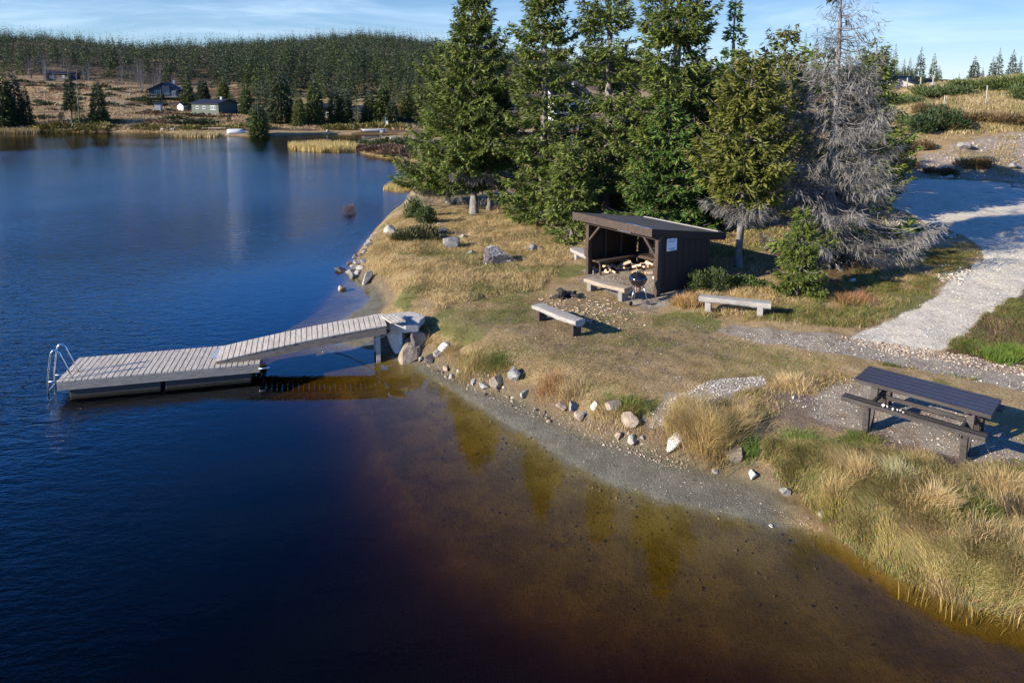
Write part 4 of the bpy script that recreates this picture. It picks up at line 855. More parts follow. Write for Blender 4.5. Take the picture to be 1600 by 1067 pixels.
# weathered stump with roots
for (px, py, lab, sd_, s) in [(832, 392, 'grey weathered tree stump with spreading roots at the edge of the clearing', 1, .9), (925, 425, 'brown broken stump beside the left post of the shelter', 2, .7)]:
    l = Pg(px, py); rg = random.Random(sd_); r = empty('tree_stump', l); m = MB()
    m.tube([(0, 0, -.05), (0, 0, .1*s), (.02, 0, .32*s)], [.24*s, .17*s, .13*s], 10); m.build('trunk', M_BARKD, r, .01)
    for k in range(7):
        a = k*.9+rg.uniform(-.2, .2); L = rg.uniform(.35, .7)*s; pts = [(.1*math.cos(a), .1*math.sin(a), .12*s), (L*.5*math.cos(a+.1), L*.5*math.sin(a+.1), .09*s+rg.uniform(0, .08)), (L*math.cos(a), L*math.sin(a), -.02)]
        MB().tube(pts, [.07*s, .045*s, .015], 6).build('root', M_BARKD, r)
    tag(r, lab, 'tree stump')
# surface roots under the lakeside spruce
rb = Pg(742, 338)
for k in range(6):
    a = 2.9+k*.35; L = .9+.25*(k % 3); pts = []
    for s in (0, .3, .6, 1): x, y = rb.x+L*s*math.cos(a+.3*s), rb.y+L*s*math.sin(a+.3*s)-.05; pts.append((x-rb.x, y-rb.y, gz(x, y)+.04*(1-s)-rb.z+.01))
    o = MB().tube(pts, [.06, .045, .03, .012], 6).build('tree_root', M_BARKD, None, 0, rb); tag(o, 'grey surface root spreading over the ground from the bare-trunked lakeside spruce', 'tree root', 'surface roots by the lakeside spruce')

# ---- small white fungi/pebbles left on the picnic bench
for i, (dx) in enumerate((-.62, -.55, -.44, -.36, -.31, -.25)):
    s = (.075, .055, .05, .04, .05, .04)[i]; q = PTM @ Vector((dx+.1, -(Wt/2+.36)+.03*math.sin(i*2.1), ht-.265+s*.3))
    o = rock(450+i, (s, s, s*.9), M_RK[4], q, (i, i, i), 'pebble', 2); tag(o, 'largest white pebble on the near bench of the picnic table' if i == 0 else 'small white pebble in the row on the near bench of the picnic table', 'pebble', 'white pebbles on the picnic bench')

# ---- gravel and stones too many to count
def gravel(spec, label, seed):
    rg = np.random.default_rng(seed); ico = []
    import bmesh
    bm = bmesh.new(); bmesh.ops.create_icosphere(bm, subdivisions=1, radius=1); bv = np.array([x.co for x in bm.verts]); bf = np.array([[x.index for x in f.verts] for f in bm.faces]); bm.free()
    VV = []; CC = []; FF = []; n0 = 0
    for poly, n, s0, s1, cols in spec:
        xy, _ = scatter(poly, n, seed+n); z = interp(GZ, xy[:, 0], xy[:, 1]); s = s0*(s1/s0)**(rg.random(n)**3)
        d = rg.uniform(.6, 1.3, (n, 3)); d[:, 2] *= .7; v = bv[None]*(1+rg.normal(0, .13, (n, len(bv)))[..., None]); v = v*d[:, None]*s[:, None, None]*.5
        a = rg.uniform(0, 6.28, n); ca, sa = np.cos(a)[:, None], np.sin(a)[:, None]; v = np.stack([v[..., 0]*ca-v[..., 1]*sa, v[..., 0]*sa+v[..., 1]*ca, v[..., 2]], -1)
        v = v+np.column_stack([xy, z+s*.12])[:, None]; c = np.array(cols)[rg.integers(0, len(cols), n)]*rg.uniform(.75, 1.2, n)[:, None]
        VV.append(v.reshape(-1, 3)); CC.append(np.repeat(c, len(bv), 0)); FF.append((bf[None]+(np.arange(n)*len(bv))[:, None, None]+n0).reshape(-1, 3)); n0 += n*len(bv)
    o = mesh_np('gravel', np.concatenate(VV), [np.concatenate(FF)], cols=np.concatenate(CC), mat=M_GRV); tag(o, label, 'gravel', kind='stuff')
M_GRV = bpy.data.materials.new('gravel_stones'); t = NT(M_GRV); a_ = t.n('ShaderNodeAttribute', attribute_name='Col'); nn = t.noise(t.n('ShaderNodeTexCoord').outputs['Object'], 25, 4, .6)
pp = t.n('ShaderNodeBsdfPrincipled', {'Base Color': t.mix(t.ss(.3, .7, nn), a_.outputs[0], (.25, .22, .2), 'MULTIPLY') if False else a_.outputs[0], 'Roughness': .85}); t.L(pp.outputs[0], t.n('ShaderNodeOutputMaterial').inputs[0])
PL = [(.52, .49, .43), (.42, .38, .33), (.34, .30, .25), (.58, .55, .49)]; BR = [(.32, .23, .16), (.24, .17, .12), (.40, .31, .23), (.16, .11, .08), (.46, .39, .31)]; BE = [(.20, .18, .15), (.28, .25, .20), (.10, .085, .07), (.36, .32, .27), (.07, .06, .05)]
gravel([([(1335, 525), (1450, 470), (1530, 400), (1600, 340), (1760, 340), (1600, 445), (1480, 540), (1400, 550)], 9000, .010, .05, PL),
        ([(1300, 525), (1400, 538), (1480, 552), (1600, 572), (1700, 590), (1700, 600), (1600, 588), (1480, 566), (1380, 552)], 2600, .02, .08, BR),
        ([(1125, 515), (1400, 540), (1600, 580), (1760, 610), (1760, 650), (1600, 612), (1400, 570), (1180, 537)], 3500, .012, .05, BE+PL),
        ([(1230, 625), (1330, 590), (1500, 640), (1640, 700), (1640, 730), (1510, 722), (1300, 668)], 2600, .010, .05, BR+PL),
        ([(1000, 660), (1050, 622), (1110, 595), (1190, 586), (1200, 600), (1130, 618), (1070, 645), (1030, 672)], 2200, .012, .05, PL),
        ([(650, 572), (740, 610), (870, 660), (930, 690), (1100, 738), (1290, 818), (1250, 822), (1040, 785), (900, 728), (800, 667), (700, 603)], 2200, .010, .035, BE),
        ([(860, 645), (930, 655), (1010, 690), (1090, 725), (1060, 735), (930, 692), (870, 664)], 700, .015, .07, BR),
        ([(655, 560), (800, 610), (870, 650), (860, 662), (740, 614), (660, 574)], 300, .03, .12, BE+BR),
        ([(1340, 284), (1400, 262), (1500, 225), (1600, 207), (1760, 200), (1760, 288), (1500, 280)], 3500, .04, .18, BR+BR+PL),
        ([(1460, 425), (1480, 410), (1520, 425), (1500, 445), (1470, 440)], 500, .03, .12, PL), ([(1390, 340), (1450, 350), (1500, 370), (1460, 385), (1400, 370)], 700, .03, .14, PL),
        ([(905, 440), (1000, 420), (1095, 466), (1015, 484), (960, 466)], 1500, .012, .04, PL),
        ([(600, 480), (1100, 490), (1330, 560), (1100, 600), (1000, 640), (700, 570)], 900, .015, .05, BE+PL),
        ([(660, 600), (800, 680), (1000, 790), (1290, 840), (1400, 920), (1300, 1000), (1000, 920), (800, 850), (680, 720)], 420, .012, .07, [(.05, .04, .02), (.03, .025, .015), (.12, .10, .06)]),
        ([(660, 590), (800, 670), (1000, 780), (1290, 830), (1290, 845), (1000, 810), (800, 700)], 260, .012, .06, [(.05, .04, .02), (.30, .24, .15), (.12, .10, .06)])],
    'loose stones of the path, the verges, the beach and the scree', 500)

# ---- floating dock, ladder, gangway
a = P(87.5, 596, .45); b = P(406, 567.5, .45); a2 = P(88.8, 563, .45)
d = b-a; rz = math.atan2(d.y, d.x); Ld = d.xy.length; Wk = 1.62
dk = empty('floating_dock', (a.x, a.y, 0), rz); tag(dk, 'long plank floating dock lying low on the lake with a swim ladder', 'dock')
m = MB(); n = 34
for k in range(n): m.box(((k+.5)*Ld/n, Wk/2+random.uniform(-.006, .006), .435+random.uniform(-.002, .002)), (Ld/n-.022, Wk, .032))
m.build('deck', M_DECK, dk, .003)
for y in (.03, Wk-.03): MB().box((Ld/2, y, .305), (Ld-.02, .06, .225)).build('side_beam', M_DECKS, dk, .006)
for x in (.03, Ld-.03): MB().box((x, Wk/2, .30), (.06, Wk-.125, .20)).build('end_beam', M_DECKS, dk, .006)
m = MB()
for x in (Ld*.27, Ld*.73): m.box((x, Wk/2, .05), (Ld*.44, Wk-.16, .34))
m.build('float', M_RUB, dk, .03)  # floats; drawn long and black to paint in the shadow under the dock
MB().box((Ld-1.03, Wk*.60, .462), (.60, .72, .008), Matrix.Rotation(-.12, 3, 'Z')).build('cover_plate', M_PLATE, dk)
MB().tube([(Ld-.05, -.03, .30), (Ld+.25, -.03, .32)], .025, 8).build('hinge_pipe', M_STEEL, dk)
ld = empty('swim_ladder', (0, 0, 0)); ld.parent = dk
def lad_pts(y):
    o = []
    for x, z in [(.34, .45), (.25, .74), (.14, 1.04), (.10, 1.15), (.04, 1.225), (-.03, 1.23), (-.09, 1.17), (-.12, 1.05), (-.18, .72), (-.225, .45), (-.235, .2), (-.235, -.5)]: o.append((x, y, z))
    return o
for y in (.10, .52): MB().tube(lad_pts(y), .020, 10).build('handrail', M_STEEL, ld)
for z in (.18, -.1, -.38): MB().tube([(-.235, .10, z), (-.235, .52, z)], .018, 8).build('rung', M_STEEL, ld)
for y in (.10, .52): MB().tube([(-.235, y, .42), (.05, y, .42)], .018, 8).build('bracket', M_STEEL, ld)
# gangway in two slightly bent runs
g0 = (P(345, 562.5, .56)+P(337, 541.5, .56))/2; g1 = (P(609, 505, 1.08)+P(594, 493.6, 1.08))/2
d = g1-g0; rz = math.atan2(d.y, d.x); Lg = d.xy.length; gw = empty('gangway', (g0.x, g0.y, 0), rz); tag(gw, 'narrow grey plank gangway rising from the dock to the concrete landing', 'gangway')
Wg = 1.12
def gzh(x): s = x/Lg; return .53+(1.08-.53)*(s+.16*math.sin(math.pi*s)*.5)
m = MB(); n = 31
for k in range(n):
    x = (k+.5)*Lg/n; an = math.atan2(gzh(x+.1)-gzh(x-.1), .2); m.box((x, random.uniform(-.006, .006), gzh(x)), (Lg/n-.018, Wg, .032), Matrix.Rotation(-an, 3, 'Y'))
m.build('deck', M_DECK, gw, .003)
for y in (-Wg/2+.04, Wg/2-.04):
    m = MB(); N = 10; vs = []
    for k in range(N+1):
        x = .02+(Lg-.04)*k/N; z = gzh(x)-.018; h = .06+.17*min(1, k/1.5)
        vs += [(x, y-.03, z), (x, y+.03, z), (x, y+.03, z-h), (x, y-.03, z-h)]
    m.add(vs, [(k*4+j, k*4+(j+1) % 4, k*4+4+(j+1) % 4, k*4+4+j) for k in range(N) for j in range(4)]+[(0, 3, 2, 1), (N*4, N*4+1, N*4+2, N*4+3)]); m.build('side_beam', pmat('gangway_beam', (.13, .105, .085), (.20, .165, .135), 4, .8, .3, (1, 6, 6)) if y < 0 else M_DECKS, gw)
MB().bar((Lg-.24, -.3, -.4), (Lg-.24, -.3, .82), .12, .12).build('support_post', M_GREYW, gw, .006)
MB().bar((Lg-.24, .4, -.4), (Lg-.24, .4, .82), .12, .12).build('support_post', M_GREYW, gw, .006)
# short landing plates
q0 = P(613, 499, 1.115); l2 = empty('landing_ramp', q0); tag(l2, 'short ramp of four wide planks joining the gangway to the concrete landing', 'ramp')
ca_, cb_, cc_, cd_ = [P(x, y, 1.115)-q0 for x, y in ((595.5, 494.2), (610.5, 504.6), (634, 503.6), (618.5, 492.6))]
m = MB()
for k in range(4):
    u0, u1 = k/4+.008, (k+1)/4-.008; zz = .01*k; q = [ca_.lerp(cd_, u0), cb_.lerp(cc_, u0), cb_.lerp(cc_, u1), ca_.lerp(cd_, u1)]
    m.add([v+Vector((0, 0, .02+zz)) for v in q]+[v+Vector((0, 0, -.025+zz)) for v in q], [(0, 1, 2, 3), (7, 6, 5, 4), (0, 4, 5, 1), (1, 5, 6, 2), (2, 6, 7, 3), (3, 7, 4, 0)])
m.build('deck', M_DECK, l2, .003)
# mooring chain
p0 = P(607, 521, .72); p1 = P(503, 551, -.05); m = MB(); N = 42
for k in range(N):
    s = (k+.5)/N; c = p0.lerp(p1, s); c.z = p0.z+(p1.z-p0.z)*s-.16*math.sin(math.pi*s); dr = (p1-p0).normalized(); u = dr.cross(Vector((0, 0, 1))).normalized(); w_ = dr.cross(u)
    if k % 2: u, w_ = w_, u
    pts = [c-p0+dr*.040*math.cos(q)+u*.020*math.sin(q) for q in np.linspace(0, 2*math.pi, 9)]; m.tube(pts, .007, 5, False)
o = m.build('mooring_chain', M_STEEL, None, 0, p0); tag(o, 'pale chain sagging from the white stone block down into the water under the gangway', 'chain')

# ================================================================== far shore, forest, hill
def far_arrays(seed, n, H=10.0, Rd=1.5, sl=.9, sw=.42, col=((.030, .050, .020), (.065, .085, .030)), cb=.06, prof=.8):
    rg = np.random.default_rng(seed); t = 1-np.sqrt(rg.random(n))*(1-cb); t = np.clip(t, cb, .985)
    r = Rd*((1-t)/(1-cb))**prof*(.75+.5*vnoise(t*9, rg.uniform(0, 6, n), seed)); a = rg.uniform(0, 2*np.pi, n); q = .25+.6*rg.random(n)
    p = np.column_stack([np.cos(a)*r*q, np.sin(a)*r*q, t*H-r*.1]); D = np.column_stack([np.cos(a), np.sin(a), rg.uniform(-.8, .25, n)+np.where(t > .85, .9, 0)])+rg.normal(0, .2, (n, 3))
    L = np.minimum(sl, .12*H/10+r*.85)*rg.uniform(.7, 1.2, n); V = sprays(p, D, L, sw*np.clip(L/sl, .35, 1)*rg.uniform(.7, 1.2, n), rg)
    tip = np.array([[[-.05, 0, H*.93], [0, .05, H*.93], [0, 0, H*1.02], [.05, -.05, H*.93]]]); V = np.concatenate([V, tip]); k = np.clip(rg.normal(.5, .3, n+1), 0, 1)[:, None]
    return V, (np.array(col[0])*(1-k)+np.array(col[1])*k)*rg.uniform(.8, 1.2, (n+1, 1))
FG = ((.040, .062, .018), (.095, .115, .028)); FD = ((.028, .046, .020), (.062, .078, .028)); FO = ((.060, .078, .020), (.12, .13, .035))
def far_spruce(px, py, ptop, hw, label, seed, n=1100, col=FG, cb=.05, D=None, prof=.75, cat='spruce tree', group='spruces on the far shore', k=1.0):
    if D: x, = ((px-800)/F*D,); l = Vector((x, D, gz(x, D)))
    else: l = Pg(px, py)
    H = PD(800, ptop, l.y).z-l.z; Rd = hw*l.y/F*1.15
    V, c = far_arrays(seed, n, H, Rd, Rd*.42*k, Rd*.17*k, col, cb, prof)
    r = empty('spruce_tree', l); mesh_np('crown', V.reshape(-1, 3), [np.arange(len(V)*4).reshape(-1, 4)], cols=np.repeat(c, 4, 0), mat=M_LEAF, parent=r)
    MB().tube([(0, 0, -.4), (0, 0, H*.5), (0, 0, H*.97)], [H*.014+.03, H*.009+.02, .01], 6).build('trunk', M_BARK, r)
    return tag(r, label, cat, group)
FS = [(6, 200, 92, 17, 'leftmost large spruce cut by the left edge of the picture'), (27, 198, 100, 13, 'second large spruce from the left edge, on the far shore'), (42, 196, 128, 10, 'lower spruce at the right of the left-edge clump'), (16, 198, 140, 14, 'short bushy spruce in front of the left-edge clump'),
 (97, 193, 168, 5, 'tiny dark spruce on the slope left of the lone trunked tree'), (113, 196, 108, 10, 'lone far-shore spruce with its trunk showing under the crown'), (125, 197, 122, 8, 'paler spruce touching the lone trunked one on its right'), (156, 194, 122, 13, 'dense single spruce standing on the open far slope'),
 (294, 172, 112, 11, 'dark spruce between the gabled cabin and the long green cabin'), (318, 160, 118, 10, 'spruce directly behind the long green cabin, left one'), (350, 160, 120, 10, 'spruce directly behind the long green cabin, middle one'), (362, 176, 140, 9, 'spruce behind the right gable of the long green cabin'), (386, 180, 128, 11, 'bushy spruce right of the long green cabin'),
 (358, 192, 176, 4, 'sapling spruce on the brown bank below the green cabin'), (346, 186, 174, 3, 'smaller sapling left of the other one below the green cabin'), (405, 213, 150, 14, 'dark spruce right at the far waterline beside the white boat'), (396, 205, 160, 9, 'slim spruce just behind the one at the far waterline'), (440, 196, 98, 19, 'tallest broad spruce on the far shore, standing alone'),
 (468, 197, 146, 11, 'low wide spruce right of the tallest far-shore one'), (492, 197, 112, 16, 'tall spruce second along from the tallest far-shore one'), (524, 196, 132, 12, 'spruce in the middle of the far-shore row, right of the hidden house'), (540, 196, 138, 13, 'broad spruce next to the middle of the far-shore row'), (557, 196, 150, 9, 'short spruce ending the middle of the far-shore row'),
 (578, 195, 136, 13, 'spruce behind the grey rowing boat, left one'), (600, 195, 122, 17, 'large spruce behind the grey rowing boat'), (613, 197, 148, 11, 'small pointed spruce by the blue and white post'), (634, 190, 130, 12, 'dark spruce just left of the big lakeside clump'), (650, 186, 118, 14, 'dark spruce showing at the left edge of the big lakeside clump'), (672, 186, 110, 16, 'far-shore spruce mostly covered by the big lakeside clump'), (252, 162, 138, 7, 'small spruce beside the gabled cabin')]
for i, (px, py, pt_, hw, lab) in enumerate(FS):
    far_spruce(px, py, pt_, hw, lab, 600+i, n=1500 if hw > 9 else 500, col=(FG, FD, FO, FG)[i % 4], cb=.28 if i == 5 else .04)
HS = [(1372, 70, 12, 'tallest spruce on the hilltop, partly behind the olive one'), (1389, 68, 9, 'narrow hilltop spruce right of the tallest'), (1404, 92, 6, 'small hilltop spruce left of the half-buried roof'), (1413, 90, 8, 'hilltop spruce above the left end of the half-buried roof'), (1429, 73, 11, 'pointed hilltop spruce above the half-buried roof'), (1450, 83, 9, 'hilltop spruce right of the half-buried roof'), (1459, 103, 7, 'short hilltop spruce beside the tallest fence post on the ridge'), (1490, 116, 4, 'tiny spruce in the empty middle of the hilltop'),
 (1513, 87, 10, 'bushy hilltop spruce alone between the two groups'), (1526, 106, 4, 'tiny hilltop spruce right of the lone bushy one'), (1541, 88, 8, 'hilltop spruce with a twin, the shorter left one'), (1550, 74, 9, 'hilltop spruce with a twin, the taller right one'), (1571, 77, 9, 'hilltop spruce second from the right edge'), (1583, 88, 5, 'slim hilltop spruce close to the right edge'), (1599, 98, 7, 'hilltop spruce cut by the right edge'), (1250, 50, 9, 'distant spruce top showing left of the dying spruce'), (1268, 60, 8, 'lower distant spruce top left of the dying spruce'), (1232, 88, 9, 'distant spruce seen beside the blunt olive one'), (1340, 84, 9, 'hilltop spruce right behind the dying spruce')]
for i, (px, pt_, hw, lab) in enumerate(HS):
    far_spruce(px, 0, pt_, hw, lab, 640+i, n=900, col=(FD, FG)[i % 2], D=82+3*(i % 4), prof=.95, group='spruces on the hilltop', k=.8)
# forest
fp_ = []; rg = np.random.default_rng(88)
N = 21000; Yr = 146+(rg.random(N)**.66)*520; pxr = rg.uniform(-60, 1420, N); Xr = (pxr-800)/F*Yr
mw = interp(m_wood, Xr, Yr)
dens = np.where(Yr < 215, sstep(375, 425, pxr)*(Yr > 148), (.5+.5*mw)*np.maximum(sstep(205, 232, Yr+(fbm(pxr*.03, Yr*0, 63)-.5)*40), sstep(375, 425, pxr)))
bald = fbm(pxr*.011, Yr*.018, 61); dens = dens*np.where((pxr < 330) & (Yr > 330), .35+.65*sstep(.42, .6, bald), 1)
ok = ((pxr < 780) | (Yr > 260)) & (rg.random(N) < dens*np.interp(Yr, [150, 400, 620], [.9, .9, 1.0])) & (Yr < 625)
cab = [(340, 160, 34, 14), (262, 187, 26, 16), (105, 206, 30, 12), (575, 172, 30, 8), (510, 168, 10, 8)]
for cx, cy, dx, dy in cab: ok &= ~((abs(pxr-cx) < dx) & (Yr > cy-60) & (Yr < cy+dy))
ok &= (rg.random(N) < np.interp(Yr, [440, 520, 620], [1, .7, .5])*np.where((pxr < 330), .8, 1))
Xr, Yr, pxr = Xr[ok], Yr[ok], pxr[ok]
Zr = interp(GZ, Xr, Yr); Hr = (4.5+9.5*rg.random(len(Xr))**1.3)*np.interp(Yr, [150, 300, 620], [1.0, .95, .85])*(.75+.5*fbm(Xr*.03, Yr*.03, 62))
order = np.argsort(-(Hr/Yr)); near_i, far_i = order[:270], order[270:]
var = [far_arrays(700+i, 300, 10, 1.35, .75, .30, (FD, FG, FD, ((.045, .06, .028), (.085, .095, .04)))[i % 4], .03+.02*i, .8) for i in range(6)]
vm = []
for i, (V, c) in enumerate(var):
    o = mesh_np('spruce_tree', V.reshape(-1, 3), [np.arange(len(V)*4).reshape(-1, 4)], cols=np.repeat(c, 4, 0), mat=M_LEAF); vm.append(o)
for q, i in enumerate(near_i):
    o = vm[q % 6]
    if q >= 6: o = o.copy(); C.objects.link(o)
    s = Hr[i]/10; o.location = (Xr[i], Yr[i], Zr[i]-.1); o.rotation_euler = (0, 0, rg.uniform(0, 6.28)); o.scale = (s*rg.uniform(.85, 1.25),)*2+(s,)
    tag(o, 'dark spruce in the dense forest rising behind the far shore', 'spruce tree', 'forest spruces behind the far shore')
lv = [far_arrays(720+i, 66, 10, 1.35, 1.05, .5, (FD, ((.040, .058, .026), (.075, .09, .036)))[i % 2], .03, .8) for i in range(8)]
VV = []; CC = []
for v_ in range(8):
    ix = far_i[v_::8]; V, c = lv[v_]; s = (Hr[ix]/10)[:, None, None, None]; a = rg.uniform(0, 6.28, len(ix)); w = (rg.uniform(.85, 1.25, len(ix)))[:, None, None]
    ca, sa = np.cos(a)[:, None, None], np.sin(a)[:, None, None]; x = (V[None, ..., 0]*ca-V[None, ..., 1]*sa)*w; y = (V[None, ..., 0]*sa+V[None, ..., 1]*ca)*w
    vv = np.stack([x, y, np.broadcast_to(V[None, ..., 2], x.shape)], -1)*s+np.column_stack([Xr[ix], Yr[ix], Zr[ix]-.1])[:, None, None, :]
    cc = c[None]*rg.uniform(.7, 1.35, (len(ix), 1, 1))*np.where(rg.random((len(ix), 1, 1)) < .12, np.array([1.5, 1.15, 1.3]), 1.0)
    VV.append(vv.reshape(-1, 3)); CC.append(np.repeat(cc.reshape(-1, 3), 4, 0))
V = np.concatenate(VV); o = mesh_np('forest', V, [np.arange(len(V)).reshape(-1, 4)], cols=np.concatenate(CC), mat=M_LEAF); tag(o, 'dark spruce forest covering the hillside up to the ridge beyond the lake', 'forest', kind='stuff')
# bare birches
def birch_arrays(seed, n=260, H=6.0, Rd=2.0):
    rg = np.random.default_rng(seed); a = rg.uniform(0, 6.28, n); t = rg.uniform(.25, .95, n); r = Rd*np.sin(np.pi*(t-.15)/.95)*np.sqrt(rg.random(n))
    p = np.column_stack([np.cos(a)*r, np.sin(a)*r, t*H]); D = np.column_stack([np.cos(a)*.6, np.sin(a)*.6, rg.uniform(.3, 1.3, n)])+rg.normal(0, .25, (n, 3))
    return sprays(p, D, rg.uniform(.5, 1.1, n), rg.uniform(.03, .07, n), rg)
bp_ = []
for i in range(4):
    V = birch_arrays(750+i); T_ = Tube()
    for k in range(3): T_.add([(0, 0, -.2), (.25*math.cos(k*2.1), .25*math.sin(k*2.1), 2.4), (.6*math.cos(k*2.1), .6*math.sin(k*2.1), 5.4)], [.09, .06, .02], 5)
    tv, tf = T_.out(); n = len(V); cc = np.concatenate([np.repeat(np.array([[.11, .09, .085]])*np.random.default_rng(i).uniform(.6, 1.3, (n, 1)), 4, 0), np.full((len(tv), 3), .15)])
    bp_.append(mesh_np('birch_tree', np.concatenate([V.reshape(-1, 3), tv]), [np.arange(n*4).reshape(-1, 4), tf+n*4], cols=cc, mat=M_TWIG))
rg2 = random.Random(4)
for q in range(36):
    o = bp_[q % 4]
    if q >= 4: o = o.copy(); C.objects.link(o)
    if q < 20: px, D = rg2.uniform(45, 245), rg2.uniform(207, 230)
    elif q < 28: px, D = rg2.uniform(225, 300), rg2.uniform(195, 215)
    else: px, D = rg2.uniform(60, 640), rg2.uniform(215, 380)
    x = (px-800)/F*D; o.location = (x, D, gz(x, D)); o.rotation_euler = (0, 0, rg2.uniform(0, 6)); s = rg2.uniform(.7, 1.3); o.scale = (s, s, s)
    tag(o, 'bare grey-brown leafless birch among the far hillside spruces', 'birch tree', 'bare birches on the far hillside')
# low shrubs and stones on the far slope
def bush_mesh(seed, col, n=160):
    rg = np.random.default_rng(seed); a = rg.uniform(0, 6.28, n); r = np.sqrt(rg.random(n)); p = np.column_stack([np.cos(a)*r*.9, np.sin(a)*r*.6, rg.random(n)*.5*(1-r*r*.7)])
    D = np.column_stack([np.cos(a)*r, np.sin(a)*r, rg.uniform(.3, 1.2, n)])+rg.normal(0, .2, (n, 3)); V = sprays(p, D, rg.uniform(.25, .5, n), rg.uniform(.10, .2, n), rg)
    k = rg.random(n)[:, None]; return mesh_np('shrub', V.reshape(-1, 3), [np.arange(n*4).reshape(-1, 4)], cols=np.repeat(np.array(col[0])*(1-k)+np.array(col[1])*k, 4, 0), mat=M_LEAF)
sp_ = [bush_mesh(760, ((.04, .055, .02), (.09, .10, .035))), bush_mesh(761, ((.09, .05, .03), (.16, .10, .06))), bush_mesh(762, ((.12, .11, .03), (.22, .18, .05))), bush_mesh(763, ((.03, .042, .018), (.06, .07, .025)))]
sl_ = ['dark green low juniper on the open slope beyond the lake', 'reddish brown heather clump on the open slope beyond the lake', 'yellow-brown willow scrub near the far waterline', 'near-black juniper patch on the open slope beyond the lake']
for q in range(150):
    k = (q*7) % 4; o = sp_[k]
    if q >= 4: o = o.copy(); C.objects.link(o)
    else: o = sp_[q]; k = q
    px = rg2.uniform(30, 640) if q % 3 else rg2.uniform(40, 330); D = rg2.uniform(130, 205) if px < 360 else rg2.uniform(131, 168)
    if k == 2: D = rg2.uniform(127, 131)
    x = (px-800)/F*D; o.location = (x, D, gz(x, D)-.05); s = rg2.uniform(.8, 2.2); o.scale = (s*1.5, s, s*rg2.uniform(.6, 1.0)); o.rotation_euler = (0, 0, rg2.uniform(-.5, .5))
    tag(o, sl_[k], 'shrub', 'low shrubs on the far slope, '+['juniper', 'heather', 'willow', 'dark'][k])
SPIT = 'heather and juniper on the low spit'
for q, (px, py, s, k) in enumerate([(575, 238, 1.3, 1), (590, 236, 1.6, 1), (606, 240, 1.5, 1), (625, 244, 1.6, 1), (640, 247, 1.6, 1), (655, 248, 1.8, 1), (585, 229, 1.4, 0), (600, 226, 1.8, 0), (615, 228, 1.7, 0), (630, 226, 1.9, 0), (645, 230, 2.0, 0), (610, 234, 1.6, 1), (630, 238, 1.6, 1), (650, 238, 1.8, 0), (566, 232, 1.1, 1), (570, 225, 1.2, 0), (612, 246, .9, 0), (660, 226, 2.0, 0), (597, 243, 1.0, 1)]):
    o = sp_[k].copy(); C.objects.link(o); o.location = Pg(px, py, True); o.scale = (s, s*.7, s*.75); o.rotation_euler = (0, 0, q)
    tag(o, ['green juniper clump along the top of the low brown spit', 'red-brown heather clump along the low brown spit'][k], 'shrub', SPIT+[' top', ' edge'][k])
for i, (px, py, w, h, mi, lab) in enumerate([(133, 155, 1.1, .7, 1, 'white stone on the slope under the flat-roofed cabin'), (204, 149, .7, .5, 1, 'pale stone high on the slope left of the gravel patch'), (173, 144, .8, .5, 0, 'grey stone on the heathery slope, upper middle'), (198, 182, .8, .6, 0, 'grey boulder halfway up the open slope'), (255, 204, 1.6, .6, 0, 'grey boulder at the far waterline left of the reed bed'), (270, 204, 1.2, .5, 1, 'paler boulder next to the grey one at the far waterline'), (303, 203, 1.0, .6, 1, 'pale boulder behind the reed bed'), (104, 189, 1.3, .6, 0, 'grey rock at the foot of the lone trunked spruce'), (596, 208, .9, .7, 1, 'pale stone at the bow of the grey rowing boat'), (172, 155, .6, .4, 1, 'small pale stone in the middle of the open slope'), (512, 206, .8, .5, 1, 'pale stone on the low brown mound of the far bank'), (631, 246, .6, .4, 1, 'pale stone at the waterline of the low spit'), (610, 217, .8, .5, 1, 'pale stone among the junipers of the low spit'), (540, 199, 1.0, .5, 1, 'pale stone in the dry grass of the far bank')]):
    rk(px, py, (w, w*.8, h), mi, lab, 470+i, group=None)
# far golden grass mass
GV = []; GC = []
def farfield(x0, x1, d0, d1, n, h, w, cols, seed, thr):
    rg = np.random.default_rng(seed); D = rg.uniform(d0, d1, n); X = (rg.uniform(x0, x1, n)-800)/F*D; k = (fbm(X*.12, D*.2, seed) > thr) & (interp(sW, X, D) > .3); xy = np.column_stack([X, D])[k]
    V, c = blades(xy, rg, h, w, cols, .4); GV.append(V); GC.append(c)
farfield(-20, 680, 126, 165, 30000, .45, .18, [(.42, .31, .17), (.36, .25, .13), (.30, .19, .10)], 801, .46)
farfield(-20, 380, 165, 215, 16000, .5, .24, [(.42, .32, .18), (.36, .24, .13), (.24, .14, .09)], 802, .52)
farfield(550, 700, 76, 92, 5000, .35, .10, [(.34, .22, .12), (.22, .13, .08), (.44, .32, .18)], 803, .4)
V = np.concatenate(GV); tag(mesh_np('grass', V.reshape(-1, 3), bfaces(len(V)), cols=np.concatenate(GC), mat=M_GRASS), 'dry straw-coloured grass on the far bank and the open slope', 'grass', kind='stuff')

